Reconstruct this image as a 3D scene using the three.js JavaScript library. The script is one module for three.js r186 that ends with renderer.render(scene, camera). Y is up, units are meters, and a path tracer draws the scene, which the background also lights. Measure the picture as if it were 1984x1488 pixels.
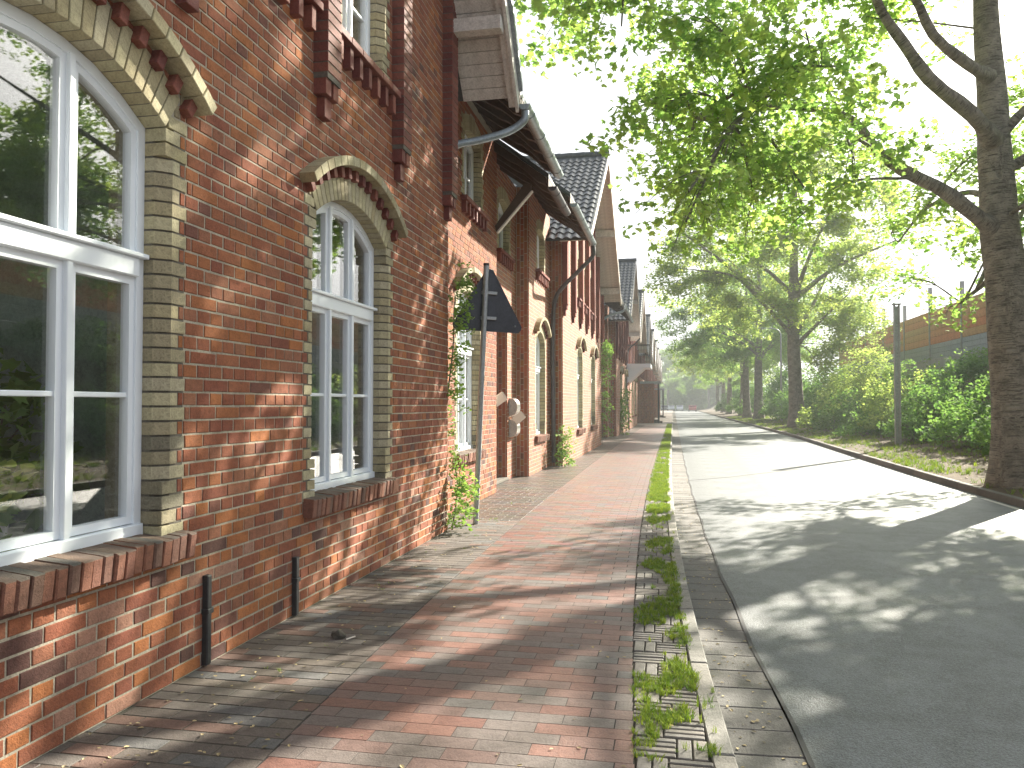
import * as THREE from 'three';
import { mergeGeometries } from 'three/addons/utils/BufferGeometryUtils.js';
import { ImprovedNoise } from 'three/addons/math/ImprovedNoise.js';

// ---------- camera, sky, sun, exposure ----------
const scene = new THREE.Scene();
const camera = new THREE.PerspectiveCamera(2 * Math.atan(744 / 1550) * 180 / Math.PI, 1024 / 768, 0.05, 1500);
{
  const yaw = 11.413 * Math.PI / 180, pitch = 1.478 * Math.PI / 180;
  camera.position.set(0, 1.5, 0);
  camera.rotation.order = 'YXZ';
  camera.rotation.set(pitch, yaw, 0);
}
const renderer = new THREE.WebGLRenderer({ antialias: true });
renderer.setSize(1024, 768);
renderer.toneMapping = THREE.LinearToneMapping;
renderer.toneMappingExposure = 4.1;
renderer.shadowMap.enabled = true;
const SUN_AZ = 31 * Math.PI / 180, SUN_EL = 28 * Math.PI / 180;   // to the right of the street's direction, above the horizon
const sunDir = new THREE.Vector3(Math.sin(SUN_AZ) * Math.cos(SUN_EL), Math.sin(SUN_EL), -Math.cos(SUN_AZ) * Math.cos(SUN_EL));
{
  const w = 512, h = 256, d = new Float32Array(w * h * 4), v = new THREE.Vector3();
  for (let j = 0; j < h; j++) for (let i = 0; i < w; i++) {
    const lat = ((j + 0.5) / h - 0.5) * Math.PI, lon = ((i + 0.5) / w) * 2 * Math.PI - Math.PI;
    v.set(Math.cos(lat) * Math.cos(lon), Math.sin(lat), Math.cos(lat) * Math.sin(lon));
    const up = Math.max(0, v.y), air = Math.exp(-up * 2.6), c = Math.max(-1, Math.min(1, v.dot(sunDir))), a = Math.acos(c);
    const glow = 1.8 * Math.exp(-a * a / 0.06) + 0.42 * Math.exp(-a * a / 0.6);
    const base = 0.105 + 0.125 * air, k = (j * w + i) * 4;
    d[k] = base * (0.66 + 0.34 * air) + glow * 1.0;
    d[k + 1] = base * (0.82 + 0.18 * air) + glow * 0.97;
    d[k + 2] = base * 1.12 + glow * 0.88;
    d[k + 3] = 1;
  }
  const t = new THREE.DataTexture(d, w, h, THREE.RGBAFormat, THREE.FloatType);
  t.mapping = THREE.EquirectangularReflectionMapping; t.magFilter = t.minFilter = THREE.LinearFilter; t.needsUpdate = true;
  scene.background = t; scene.environment = t;
}
const sun = new THREE.DirectionalLight(new THREE.Color(1, 0.93, 0.8), 5);
sun.position.copy(sunDir).multiplyScalar(120); sun.target.position.set(0, 0, -30); sun.position.add(sun.target.position);
sun.castShadow = true; sun.shadow.radius = 1.1; sun.shadow.mapSize.set(4096, 4096);
Object.assign(sun.shadow.camera, { left: -90, right: 90, top: 90, bottom: -90, near: 1, far: 320 });
scene.add(sun, sun.target);

// ---------- helpers ----------
function rng(seed) { let a = seed >>> 0; return () => { a = (a + 0x6D2B79F5) | 0; let t = Math.imul(a ^ (a >>> 15), 1 | a); t = (t + Math.imul(t ^ (t >>> 7), 61 | t)) ^ t; return ((t ^ (t >>> 14)) >>> 0) / 4294967296; }; }
const R = rng(7);
const rr = (a, b, r = R) => a + (b - a) * r();
const pick = (a, r = R) => a[Math.floor(r() * a.length)];
const PN = new ImprovedNoise();
const fbm = (x, y, z = 0, o = 4) => { let s = 0, a = 0.5, f = 1; for (let i = 0; i < o; i++) { s += a * PN.noise(x * f, y * f, z + i * 7.3); a *= 0.5; f *= 2.03; } return s; };
const clamp = (x, a = 0, b = 1) => Math.min(b, Math.max(a, x));
const smooth = (a, b, x) => { const t = clamp((x - a) / (b - a)); return t * t * (3 - 2 * t); };
const taken = {};
function numbered(n) { if (!(n in taken)) { taken[n] = 0; return n; } taken[n]++; return n + '_' + String(taken[n]).padStart(3, '0'); }
function obj(name, geo, mat, parent, kind) {
  const m = new THREE.Mesh(geo, mat); m.name = name; m.castShadow = m.receiveShadow = true;
  if (kind) m.userData.kind = kind;
  parent.add(m); return m;
}
function thing(name, label, category, pos = [0, 0, 0], turn = 0, group) {
  const g = new THREE.Group(); g.name = numbered(name); g.position.set(...pos); g.rotation.y = turn;
  g.userData = { label, category }; if (group) g.userData.group = group;
  scene.add(g); return g;
}
function structure(name, geo, mat) { const m = obj(numbered(name), geo, mat, scene, 'structure'); return m; }
function group(name, parent, pos) { const g = new THREE.Group(); g.name = name; if (pos) g.position.set(...pos); parent.add(g); return g; }

// flat-faced geometry collector: positions, uv in metres, vertex colours
class Acc {
  constructor(uvScale = 1) { this.p = []; this.t = []; this.c = []; this.k = uvScale; }
  tri(a, b, c, col, ua, ub, uc) { this.p.push(...a, ...b, ...c); this.t.push(...ua, ...ub, ...uc); if (col) for (let i = 0; i < 3; i++) this.c.push(col[0], col[1], col[2]); }
  quad(a, b, c, d, col, uo = [0, 0]) {
    const L = (p, q) => Math.hypot(p[0] - q[0], p[1] - q[1], p[2] - q[2]), w = L(a, b) * this.k, h = L(a, d) * this.k, [x, y] = uo;
    this.tri(a, b, c, col, [x, y], [x + w, y], [x + w, y + h]); this.tri(a, c, d, col, [x, y], [x + w, y + h], [x, y + h]);
  }
  // block standing on z0 towards +z over quad q = [[x,y] bl, br, tr, tl], bevel b
  block(q, z0, z1, b, col, uo = [R() * 3, R() * 3]) {
    const cx = (q[0][0] + q[1][0] + q[2][0] + q[3][0]) / 4, cy = (q[0][1] + q[1][1] + q[2][1] + q[3][1]) / 4;
    const lo = q.map(p => [p[0], p[1], z0]);
    if (b > 0) {
      const md = q.map(p => [p[0], p[1], z1 - b]), hi = q.map(p => [p[0] - Math.sign(p[0] - cx) * b, p[1] - Math.sign(p[1] - cy) * b, z1]);
      this.quad(hi[0], hi[1], hi[2], hi[3], col, uo);
      for (let i = 0; i < 4; i++) { const j = (i + 1) % 4; this.quad(md[i], md[j], hi[j], hi[i], col, uo); this.quad(lo[i], lo[j], md[j], md[i], col, uo); }
    } else {
      const hi = q.map(p => [p[0], p[1], z1]);
      this.quad(hi[0], hi[1], hi[2], hi[3], col, uo);
      for (let i = 0; i < 4; i++) { const j = (i + 1) % 4; this.quad(lo[i], lo[j], hi[j], hi[i], col, uo); }
    }
  }
  rect(x0, x1, y0, y1, z0, z1, b, col, uo) { this.block([[x0, y0], [x1, y0], [x1, y1], [x0, y1]], z0, z1, b, col, uo); }
  box(x0, x1, y0, y1, z0, z1, col) {
    const P = (x, y, z) => [x, y, z], uo = [R() * 2, R() * 2];
    this.quad(P(x0, y0, z1), P(x1, y0, z1), P(x1, y1, z1), P(x0, y1, z1), col, uo); this.quad(P(x1, y0, z0), P(x0, y0, z0), P(x0, y1, z0), P(x1, y1, z0), col, uo);
    this.quad(P(x0, y0, z0), P(x0, y0, z1), P(x0, y1, z1), P(x0, y1, z0), col, uo); this.quad(P(x1, y0, z1), P(x1, y0, z0), P(x1, y1, z0), P(x1, y1, z1), col, uo);
    this.quad(P(x0, y1, z1), P(x1, y1, z1), P(x1, y1, z0), P(x0, y1, z0), col, uo); this.quad(P(x0, y0, z0), P(x1, y0, z0), P(x1, y0, z1), P(x0, y0, z1), col, uo);
  }
  // upright prism over plan polygon [[x,z]...] (counter-clockwise seen from above with z down the page)
  prism(pl, y0, y1, col, uo = [R(), R()]) {
    const n = pl.length;
    for (let i = 0; i < n; i++) { const a = pl[i], b = pl[(i + 1) % n]; this.quad([a[0], y0, a[1]], [b[0], y0, b[1]], [b[0], y1, b[1]], [a[0], y1, a[1]], col, uo); }
    for (let i = 1; i < n - 1; i++) {
      const a = pl[0], b = pl[i], c = pl[i + 1], U = p => [p[0] * this.k + uo[0], p[1] * this.k + uo[1]];
      this.tri([a[0], y1, a[1]], [b[0], y1, b[1]], [c[0], y1, c[1]], col, U(a), U(b), U(c)); this.tri([a[0], y0, a[1]], [c[0], y0, c[1]], [b[0], y0, b[1]], col, U(a), U(c), U(b));
    }
  }
  geo() {
    const g = new THREE.BufferGeometry();
    g.setAttribute('position', new THREE.Float32BufferAttribute(this.p, 3)); g.setAttribute('uv', new THREE.Float32BufferAttribute(this.t, 2));
    if (this.c.length) g.setAttribute('color', new THREE.Float32BufferAttribute(this.c, 3));
    g.computeVertexNormals(); return g;
  }
}
const boxGeo = (x0, x1, y0, y1, z0, z1, b = 0) => { const a = new Acc(); if (b) bevelBox(a, x0, x1, y0, y1, z0, z1, b); else a.box(x0, x1, y0, y1, z0, z1); return a.geo(); };
function bevelBox(a, x0, x1, y0, y1, z0, z1, b, col) {      // chamfer on the +z side and the four long edges
  a.rect(x0, x1, y0, y1, z0, z1, b, col); const P = (x, y) => [x, y, z0]; a.quad(P(x1, y0), P(x0, y0), P(x0, y1), P(x1, y1), col);
}
// flat polygon [[x,y]...] with holes, extruded z0..z1
function slab(pts, holes, z0, z1) {
  const s = new THREE.Shape(pts.map(p => new THREE.Vector2(...p)));
  for (const h of holes || []) s.holes.push(new THREE.Path(h.map(p => new THREE.Vector2(...p))));
  const g = new THREE.ExtrudeGeometry(s, { depth: z1 - z0, bevelEnabled: false }); g.translate(0, 0, z0); return g.index ? g.toNonIndexed() : g;
}
const rectPts = (x0, x1, y0, y1) => [[x0, y0], [x1, y0], [x1, y1], [x0, y1]];
// tapered tube along points with radii
function tube(pts, rad, seg = 6, cap = true, uvk = 1) {
  const P = pts.map(p => p.isVector3 ? p : new THREE.Vector3(...p)), n = P.length, pos = [], nor = [], uv = [], idx = [];
  let N = null, run = 0;
  for (let i = 0; i < n; i++) {
    const T = new THREE.Vector3().subVectors(P[Math.min(n - 1, i + 1)], P[Math.max(0, i - 1)]).normalize();
    if (!N) N = new THREE.Vector3(Math.abs(T.x) > 0.8 ? 0 : 1, 0, Math.abs(T.x) > 0.8 ? 1 : 0);
    N.addScaledVector(T, -N.dot(T)).normalize(); const B = new THREE.Vector3().crossVectors(T, N);
    if (i) run += P[i].distanceTo(P[i - 1]);
    for (let k = 0; k <= seg; k++) {
      const a = k / seg * Math.PI * 2, d = N.clone().multiplyScalar(Math.cos(a)).addScaledVector(B, Math.sin(a)), r = typeof rad === 'function' ? rad(i, a) : Array.isArray(rad) ? rad[i] : rad;
      pos.push(P[i].x + d.x * r, P[i].y + d.y * r, P[i].z + d.z * r); nor.push(d.x, d.y, d.z); uv.push(k / seg * Math.max(1, Math.round(2 * Math.PI * r * uvk * 2)) * 0.5, run * uvk);
    }
  }
  for (let i = 0; i < n - 1; i++) for (let k = 0; k < seg; k++) { const a = i * (seg + 1) + k, b = a + seg + 1; idx.push(a, a + 1, b, a + 1, b + 1, b); }
  if (cap) for (const e of [0, n - 1]) { const c = pos.length / 3; pos.push(P[e].x, P[e].y, P[e].z); nor.push(0, e ? 1 : -1, 0); uv.push(0, 0); for (let k = 0; k < seg; k++) { const a = e * (seg + 1) + k; e ? idx.push(c, a, a + 1) : idx.push(c, a + 1, a); } }
  const g = new THREE.BufferGeometry(); g.setAttribute('position', new THREE.Float32BufferAttribute(pos, 3)); g.setAttribute('normal', new THREE.Float32BufferAttribute(nor, 3)); g.setAttribute('uv', new THREE.Float32BufferAttribute(uv, 2)); g.setIndex(idx); return g;
}
function curve(pts, n) { return new THREE.CatmullRomCurve3(pts.map(p => p.isVector3 ? p : new THREE.Vector3(...p))).getPoints(n); }
const W = (x, y, s) => new THREE.Vector3(x, y, -s);       // x across the street, y up, s metres down the street

// ---------- textures ----------
function tileNoise(n, cells, seed) {           // one octave of tileable value noise
  const r = rng(seed), g = new Float32Array(cells * cells).map(() => r()), o = new Float32Array(n * n);
  for (let j = 0; j < n; j++) for (let i = 0; i < n; i++) {
    const x = i / n * cells, y = j / n * cells, x0 = Math.floor(x), y0 = Math.floor(y), fx = (x - x0) ** 2 * (3 - 2 * (x - x0)), fy = (y - y0) ** 2 * (3 - 2 * (y - y0));
    const G = (a, b) => g[(b % cells) * cells + (a % cells)];
    o[j * n + i] = (G(x0, y0) * (1 - fx) + G(x0 + 1, y0) * fx) * (1 - fy) + (G(x0, y0 + 1) * (1 - fx) + G(x0 + 1, y0 + 1) * fx) * fy;
  }
  return o;
}
function layered(n, cells, weights, seed) { const o = new Float32Array(n * n); let tot = 0; cells.forEach((c, k) => { const t = tileNoise(n, c, seed + k * 13), w = weights[k]; tot += w; for (let i = 0; i < o.length; i++) o[i] += t[i] * w; }); for (let i = 0; i < o.length; i++) o[i] /= tot; return o; }
function tex(n, f, srgb, m = n) {
  const d = new Uint8Array(n * m * 4);
  for (let j = 0; j < m; j++) for (let i = 0; i < n; i++) { const c = f(i, j, j * n + i), k = (j * n + i) * 4; for (let q = 0; q < 3; q++) d[k + q] = 255 * clamp(Array.isArray(c) ? c[q] : c); d[k + 3] = 255; }
  const t = new THREE.DataTexture(d, n, m, THREE.RGBAFormat, THREE.UnsignedByteType);
  t.wrapS = t.wrapT = THREE.RepeatWrapping; t.magFilter = THREE.LinearFilter; t.minFilter = THREE.LinearMipmapLinearFilter; t.generateMipmaps = true;
  if (srgb) t.colorSpace = THREE.SRGBColorSpace; t.needsUpdate = true; return t;
}
const s8 = x => x <= 0.0031308 ? 12.92 * x : 1.055 * x ** (1 / 2.4) - 0.055;
const lin3 = (r, g, b) => new THREE.Color().setRGB(r, g, b);
const rep = (t, k, l = k) => { const c = t.clone(); c.repeat.set(k, l); c.needsUpdate = true; return c; };

const grainH = layered(512, [5, 17, 61, 190], [1, 1, 1.2, 1.4], 11);
const grainTex = tex(512, (i, j, k) => { const v = 0.62 + 0.85 * (grainH[k] - 0.3); return [v, v, v]; });   // multiplies a base colour
const grainBump = tex(512, (i, j, k) => grainH[k]);
const blotchH = layered(512, [3, 7, 19, 90], [1.5, 1, 0.8, 0.6], 31);
const speckH = tileNoise(1024, 340, 77), speckL = layered(1024, [3, 9, 30], [1, 1, 0.6], 91), speckM = tileNoise(1024, 150, 71);
const asphaltTex = tex(1024, (i, j, k) => { const v = 0.60 + 0.62 * (speckH[k] - 0.5) + 0.5 * (speckL[k] - 0.5) + 0.3 * (speckM[k] - 0.5) + (speckH[k] > .93 ? .3 : 0); return [v, v, v]; });
const asphaltBump = tex(1024, (i, j, k) => 0.5 * speckH[k] + 0.5 * speckM[k]);
const soilTex = tex(512, (i, j, k) => { const v = 0.35 + 0.9 * (grainH[k] - 0.3), g = blotchH[k]; return [v * (0.9 + 0.2 * g), v * (0.82 + 0.1 * g), v * 0.62]; });
const barkH = (() => { const a = tileNoise(512, 7, 5), b = tileNoise(512, 40, 6), o = new Float32Array(512 * 512), r = rng(3); for (let j = 0; j < 512; j++) { for (let i = 0; i < 512; i++) o[j * 512 + i] = 0.45 * a[j * 512 + i] + 0.25 * b[j * 512 + i] + 0.3; } for (let n = 0; n < 210; n++) { const j = Math.floor(r() * 512), i0 = Math.floor(r() * 512), l = 15 + r() * 90, t = 2 + Math.floor(r() * 4); for (let d = 0; d < l; d++) for (let q = 0; q < t; q++) o[((j + q) % 512) * 512 + (i0 + Math.floor(d)) % 512] *= 0.45 + 0.3 * Math.abs(d / l - 0.5); } return o; })();
const barkTex = tex(512, (i, j, k) => { const v = 0.12 + 1.05 * barkH[k]; return [v, v * 0.97, v * 0.9]; });
const barkBump = tex(512, (i, j, k) => barkH[k]);

// ---------- materials ----------
const std = (color, o = {}) => new THREE.MeshStandardMaterial({ color, roughness: 0.85, ...o });
const grainMat = (r, g, b, rough = 0.85, o = {}) => std(lin3(r, g, b), { map: grainTex, bumpMap: grainBump, bumpScale: 0.004, roughness: rough, ...o });
const brickTones = [[.335, .120, .058], [.30, .103, .053], [.375, .138, .055], [.265, .085, .049], [.315, .126, .07], [.20, .08, .056], [.29, .095, .049], [.35, .15, .084], [.135, .065, .052], [.40, .145, .05], [.40, .21, .145]];
const toneW = [7, 7, 3, 4, 5, 1, 6, 2, 0, 2, 0], toneBag = toneW.flatMap((n, i) => Array(n).fill(i));
const brickMats = brickTones.map(t => grainMat(...t, .97));
const brickVC = std(0xffffff, { roughness: .97, vertexColors: true, map: grainTex, bumpMap: grainBump, bumpScale: 0.004 });
const darkRedTones = [[.23, .066, .048], [.27, .085, .058], [.19, .052, .042]], darkRedMats = darkRedTones.map(t => grainMat(...t, 0.75));
const yellowTones = [[.46, .41, .25], [.50, .45, .28], [.42, .36, .21], [.48, .43, .29], [.37, .32, .20]], yellowMats = yellowTones.map(t => grainMat(...t));
const sootTones = [[.26, .23, .15], [.31, .27, .17], [.22, .20, .14]], sootMats = sootTones.map(t => grainMat(...t));
const M = {
  mortar: grainMat(.45, .41, .32, 0.95), mortarDark: grainMat(.15, .135, .11, 0.95), joint: grainMat(.10, .09, .07, 1), jointSand: grainMat(.05, .045, .04, 1),
  white: std(lin3(.78, .83, .87), { roughness: 0.35 }), whiteDull: grainMat(.72, .70, .66, 0.6),
  board: grainMat(.78, .72, .64, 0.7), timber: grainMat(.10, .07, .05, 0.8), zinc: std(lin3(.36, .42, .45), { roughness: 0.42, metalness: 0.5, map: grainTex }), zincDark: std(lin3(.12, .115, .13), { roughness: 0.5, metalness: 0.4, map: grainTex }),
  glass: new THREE.MeshPhysicalMaterial({ color: 0xffffff, roughness: 0, transmission: 1, thickness: 0, ior: 1.75 }),
  room: grainMat(.42, .50, .46, 0.9), tile: grainMat(.10, .11, .115, 0.42), tileVC: null,
  asphalt: std(lin3(.18, .20, .208), { map: rep(asphaltTex, 1), bumpMap: rep(asphaltBump, 1), bumpScale: 0.003, roughness: 0.58 }),
  soil: std(lin3(.17, .14, .105), { map: soilTex, bumpMap: grainBump, bumpScale: 0.02, roughness: 1 }),
  bark: std(lin3(.29, .27, .235), { map: barkTex, bumpMap: barkBump, bumpScale: 0.05, roughness: 0.95 }),
  iron: std(lin3(.045, .047, .05), { roughness: 0.5, metalness: 0.3, map: grainTex }), steel: std(lin3(.42, .44, .45), { roughness: 0.45, metalness: 0.6, map: grainTex }), signBack: std(lin3(.07, .075, .09), { roughness: 0.5, metalness: 0.3, map: grainTex }),
  inox: std(lin3(.62, .62, .60), { roughness: 0.28, metalness: 1 }), paper: std(lin3(.75, .70, .64)), door: grainMat(.05, .035, .03, 0.5),
};
M.tileVC = std(0xffffff, { vertexColors: true, map: grainTex, roughness: 0.32 });
const leafMat = (r, g, b, through = 0.5) => new THREE.MeshPhysicalMaterial({ color: lin3(r, g, b), roughness: 0.9, transmission: through, thickness: 0, side: THREE.DoubleSide, specularIntensity: 0.4 });
// far brickwork, too small to tell the bricks apart: 8 stretchers by 24 courses, 2.08 m by 1.884 m
const farBrick = (() => {
  const n = 1024, r = rng(99), col = {}, cell = (i, j) => { const row = Math.floor(j / n * 24), st = row % 2 === 0, cnt = st ? 8 : 16, off = st ? (row % 4 === 0 ? 0 : 0.5) : 0.25, x = i / n * cnt + off, b = Math.floor(x) % cnt, fx = x - Math.floor(x), fy = j / n * 24 - row; return [row * 20 + b, Math.min(fx, 1 - fx) * (st ? .26 : .13), Math.min(fy, 1 - fy) * .0785]; };
  const get = id => col[id] ??= brickTones[toneBag[Math.floor(r() * toneBag.length)]].map(x => x * (0.85 + 0.3 * r()));
  const map = tex(n, (i, j, k) => { const [id, dx, dy] = cell(i, j), g = 0.8 + 0.5 * (grainH[(j % 512) * 512 + i % 512] - 0.3); if (dx < .005 || dy < .0055) return [.5, .46, .38].map(x => s8(x * g)); return get(id).map(x => s8(x * g)); }, true);
  const bump = tex(n, (i, j) => { const [, dx, dy] = cell(i, j); return dx < .005 || dy < .0055 ? 0 : 1; });
  map.repeat.set(1 / 2.08, 1 / 1.884); bump.repeat.set(1 / 2.08, 1 / 1.884);
  return std(0xffffff, { map, bumpMap: bump, bumpScale: 0.006 });
})();

// ---------- brick houses: local x runs down the street, y up, z out towards the street ----------
const WALLX = -2.65, COURSE = 0.0785, BH = 0.0665;
const PieceGeos = new Map();
const shared = (key, make) => { if (!PieceGeos.has(key)) PieceGeos.set(key, make()); return PieceGeos.get(key); };
// pieces that are meshes of their own near the camera and one merged mesh far off
class Pieces {
  constructor(parent, near, name) { this.parent = parent; this.near = near; this.name = name; this.list = []; }
  add(name, geo, pos, rotZ, mats, tones, rot) {
    const i = Math.floor(R() * mats.length);
    if (this.near) { const m = obj(name, geo, mats[i], this.parent); m.position.set(...pos); m.rotation.set(rot?.[0] || 0, rot?.[1] || 0, rotZ); return; }
    const g = geo.clone(), mx = new THREE.Matrix4().compose(new THREE.Vector3(...pos), new THREE.Quaternion().setFromEuler(new THREE.Euler(rot?.[0] || 0, rot?.[1] || 0, rotZ)), new THREE.Vector3(1, 1, 1));
    g.applyMatrix4(mx); const n = g.attributes.position.count, c = new Float32Array(n * 3); for (let k = 0; k < n; k++) c.set(tones[i], k * 3);
    g.setAttribute('color', new THREE.BufferAttribute(c, 3)); this.list.push(g);
  }
  done(kind) { if (this.list.length) obj(this.name, mergeGeometries(this.list), brickVC, this.parent, kind); }
}
function arcOf(hw, rise, ys) { const r = (hw * hw + rise * rise) / (2 * rise); return { r, cy: ys + rise - r, phi: Math.asin(hw / r) }; }
function archPoly(a, b, y0, A, inset = 0, flatTop = null) {
  const p = [[a + inset, y0 + inset], [b - inset, y0 + inset]];
  if (flatTop !== null) { p.push([b - inset, flatTop - inset], [a + inset, flatTop - inset]); return p; }
  for (let i = 0; i <= 8; i++) { const x = b - inset + (a - b + 2 * inset) * i / 8; p.push([x, A.cy + Math.sqrt(Math.max(0, (A.r - inset) ** 2 - x * x))]); }
  return p;
}
const wedge = (r0, r1, da, z0, z1, b) => { const a = new Acc(2.2), s0 = r0 * Math.sin(da / 2) - .0035, c0 = r0 * Math.cos(da / 2), s1 = r1 * Math.sin(da / 2) - .0035, c1 = r1 * Math.cos(da / 2); a.block([[-s0, c0], [s0, c0], [s1, c1], [-s1, c1]], z0, z1, b); return a.geo(); };

function arched(H, o) {
  const { u, w, y0, ys, rise = 0.2, z = 0, lights = 3, transom, muntin, near = true, hood = true, sillY = null, recess = 0.12, room = true } = o;
  const hw = w / 2, A = arcOf(hw, rise, ys), top = ys + rise;
  // surround of yellow bricks
  const S = group('window_surround', H, [u, 0, z]), P = new Pieces(S, near, 'surround_brick');
  const k0 = Math.ceil((y0 - 0.02) / COURSE), k1 = Math.floor((A.cy + (A.r + 0.23) * Math.cos(A.phi) + 0.10) / COURSE);
  for (let k = k0; k < k1; k++) {
    const y = k * COURSE, ext = k % 2 ? 0.125 : 0.19, cham = y > y0 + 0.28 && y < ys - 0.2 ? 0.065 : 0.003;
    let inner = hw; if (y + BH / 2 > ys) inner = hw + (y + BH / 2 - ys) * Math.tan(A.phi) + 0.004;
    for (const sd of [-1, 1]) {
      if (y + BH / 2 <= ys) {
        const g = shared(`quoin${ext}${cham}${sd}`, () => { const a = new Acc(2.2), c = cham, pl = [[0, -recess - .03], [ext, -recess - .03], [ext, .003], [c, .003], [0, .003 - c]].map(p => [p[0] * sd, p[1]]); if (sd > 0) pl.reverse(); a.prism(pl, 0, BH); return a.geo(); });
        const dirty = y < 1.5 && R() < .75 - .45 * y; P.add('quoin_brick', g, [sd * hw, y + .005, 0], 0, dirty ? sootMats : yellowMats, dirty ? sootTones : yellowTones);
      } else if (hw + ext - inner > 0.03) { const a = new Acc(2.2); a.rect(Math.min(sd * inner, sd * (hw + ext)), Math.max(sd * inner, sd * (hw + ext)), y + .005, y + .005 + BH, -.1, .003, .003); P.add('quoin_brick', a.geo(), [0, 0, 0], 0, yellowMats, yellowTones); }
    }
  }
  const arcLen = 2 * A.phi * A.r, n = Math.round(arcLen / 0.074), da = 2 * A.phi / n, vg = shared(`vous${w}${rise}${recess}`, () => wedge(A.r, A.r + .23, da, -recess - .03, .006, .003));
  for (let i = 0; i < n; i++) P.add('arch_brick', vg, [0, A.cy, 0], A.phi - da * (i + .5), yellowMats, yellowTones);
  if (hood) {
    const ph = A.phi * 1.13, r0 = A.r + .235, nd = Math.round(2 * ph * r0 / .155), dd = 2 * ph / nd;
    const dg = shared('dentil', () => { const a = new Acc(2.2); bevelBox(a, -.03, .03, -.06, .03, -.02, .055, .003); return a.geo(); });
    for (let i = 0; i < nd; i++) { const t = ph - dd * (i + .5); P.add('dentil_brick', dg, [r0 * Math.sin(-t), A.cy + r0 * Math.cos(t), 0], t, darkRedMats, darkRedTones); }
    const nc = Math.round(2 * ph * r0 / .125), dc = 2 * ph / nc, cg = shared(`cap${w}${rise}`, () => wedge(r0 + .03, r0 + .105, dc, -.02, .125, .004));
    for (let i = 0; i < nc; i++) P.add('hood_brick', cg, [0, A.cy, 0], ph - dc * (i + .5), yellowMats, yellowTones);
  }
  P.done();
  for (const sd of [-1, 1]) { const a = new Acc(2.2), pl = [[hw + .003, -recess - .02], [hw + .185, -recess - .02], [hw + .185, -.003], [hw + .075, -.003], [hw + .003, -.075]].map(p => [p[0] * sd, p[1]]); if (sd > 0) pl.reverse(); a.prism(pl, y0 - .01, ys); obj('joint_bed', a.geo(), M.mortarDark, S); }
  { const o2 = [], i2 = []; for (let i = 0; i <= 12; i++) { const t = -A.phi + 2 * A.phi * i / 12; o2.push([(A.r + .225) * Math.sin(t), A.cy + (A.r + .225) * Math.cos(t)]); i2.unshift([(A.r + .003) * Math.sin(t), A.cy + (A.r + .003) * Math.cos(t)]); } obj('joint_bed', slab([...o2, ...i2], null, -recess - .02, -.003), M.mortarDark, S); }
  // sill
  const SG = group('window_sill', H, [u, 0, z]), Q = new Pieces(SG, near, 'sill_brick');
  if (o.sill === 'dentil') {
    const sw = o.sillW || hw + .22, n2 = Math.round(2 * sw / .26), cg = shared(`sillcap${sw}`, () => { const a = new Acc(2.2), q = 2 * sw / n2 / 2 - .004; bevelBox(a, -q, q, -.06, 0, -recess - .02, .10, .004); return a.geo(); });
    for (let i = 0; i < n2; i++) Q.add('sill_brick', cg, [-sw + 2 * sw * (i + .5) / n2, y0, 0], 0, darkRedMats, darkRedTones);
    const dn = shared('dentilLong', () => { const a = new Acc(2.2); bevelBox(a, -.034, .034, -.17, 0, -.02, .07, .003); return a.geo(); }), m = Math.max(3, Math.round(2 * sw / .2));
    for (let i = 0; i < m; i++) Q.add('dentil_brick', dn, [-sw + 2 * sw * (i + .5) / m, y0 - .066, 0], 0, darkRedMats, darkRedTones);
  } else {
    const sw = hw + .19, n2 = Math.round(2 * sw / .0725);
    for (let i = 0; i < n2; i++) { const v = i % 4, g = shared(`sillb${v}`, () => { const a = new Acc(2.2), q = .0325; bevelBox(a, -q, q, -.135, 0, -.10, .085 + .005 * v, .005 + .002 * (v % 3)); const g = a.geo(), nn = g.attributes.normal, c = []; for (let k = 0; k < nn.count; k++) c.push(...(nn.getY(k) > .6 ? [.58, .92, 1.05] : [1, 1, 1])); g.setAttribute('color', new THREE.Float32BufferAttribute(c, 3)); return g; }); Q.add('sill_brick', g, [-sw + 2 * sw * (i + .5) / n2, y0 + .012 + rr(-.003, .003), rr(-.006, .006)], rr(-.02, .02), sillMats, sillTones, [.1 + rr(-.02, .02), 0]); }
  }
  Q.done();
  // joinery
  const G = group('window', H, [u, 0, z - recess]), F = .055, wm = M.white;
  obj('frame', slab(archPoly(-hw, hw, y0, A), [archPoly(-hw, hw, y0, A, F).reverse()], -.08, 0), wm, G);
  const lw = (w - 2 * F) / lights, topAt = x => A.cy + Math.sqrt(Math.max(0, (A.r - F) ** 2 - x * x));
  for (let i = 1; i < lights; i++) { const x = -hw + F + lw * i; obj('mullion', boxGeo(x - .02, x + .02, y0 + F, topAt(x) + .01, -.07, .012, .004), wm, G); }
  if (transom) { obj('transom', boxGeo(-hw + F, hw - F, transom - .05, transom + .05, -.075, .02, .006), wm, G); obj('drip_rail', boxGeo(-hw + .01, hw - .01, transom + .05, transom + .075, -.02, .045, .005), wm, G); }
  obj('bottom_rail', boxGeo(-hw + .004, hw - .004, y0 + .004, y0 + .075, -.02, .022, .006), wm, G);
  const pane = (poly) => { const s = new THREE.ShapeGeometry(new THREE.Shape(poly.map(p => new THREE.Vector2(...p)))); s.translate(0, 0, -.03); obj('pane', s, M.glass, G); if (near) { const s2 = s.clone(); s2.translate(0, 0, -.018); obj('pane', s2, M.glass, G); } };
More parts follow.
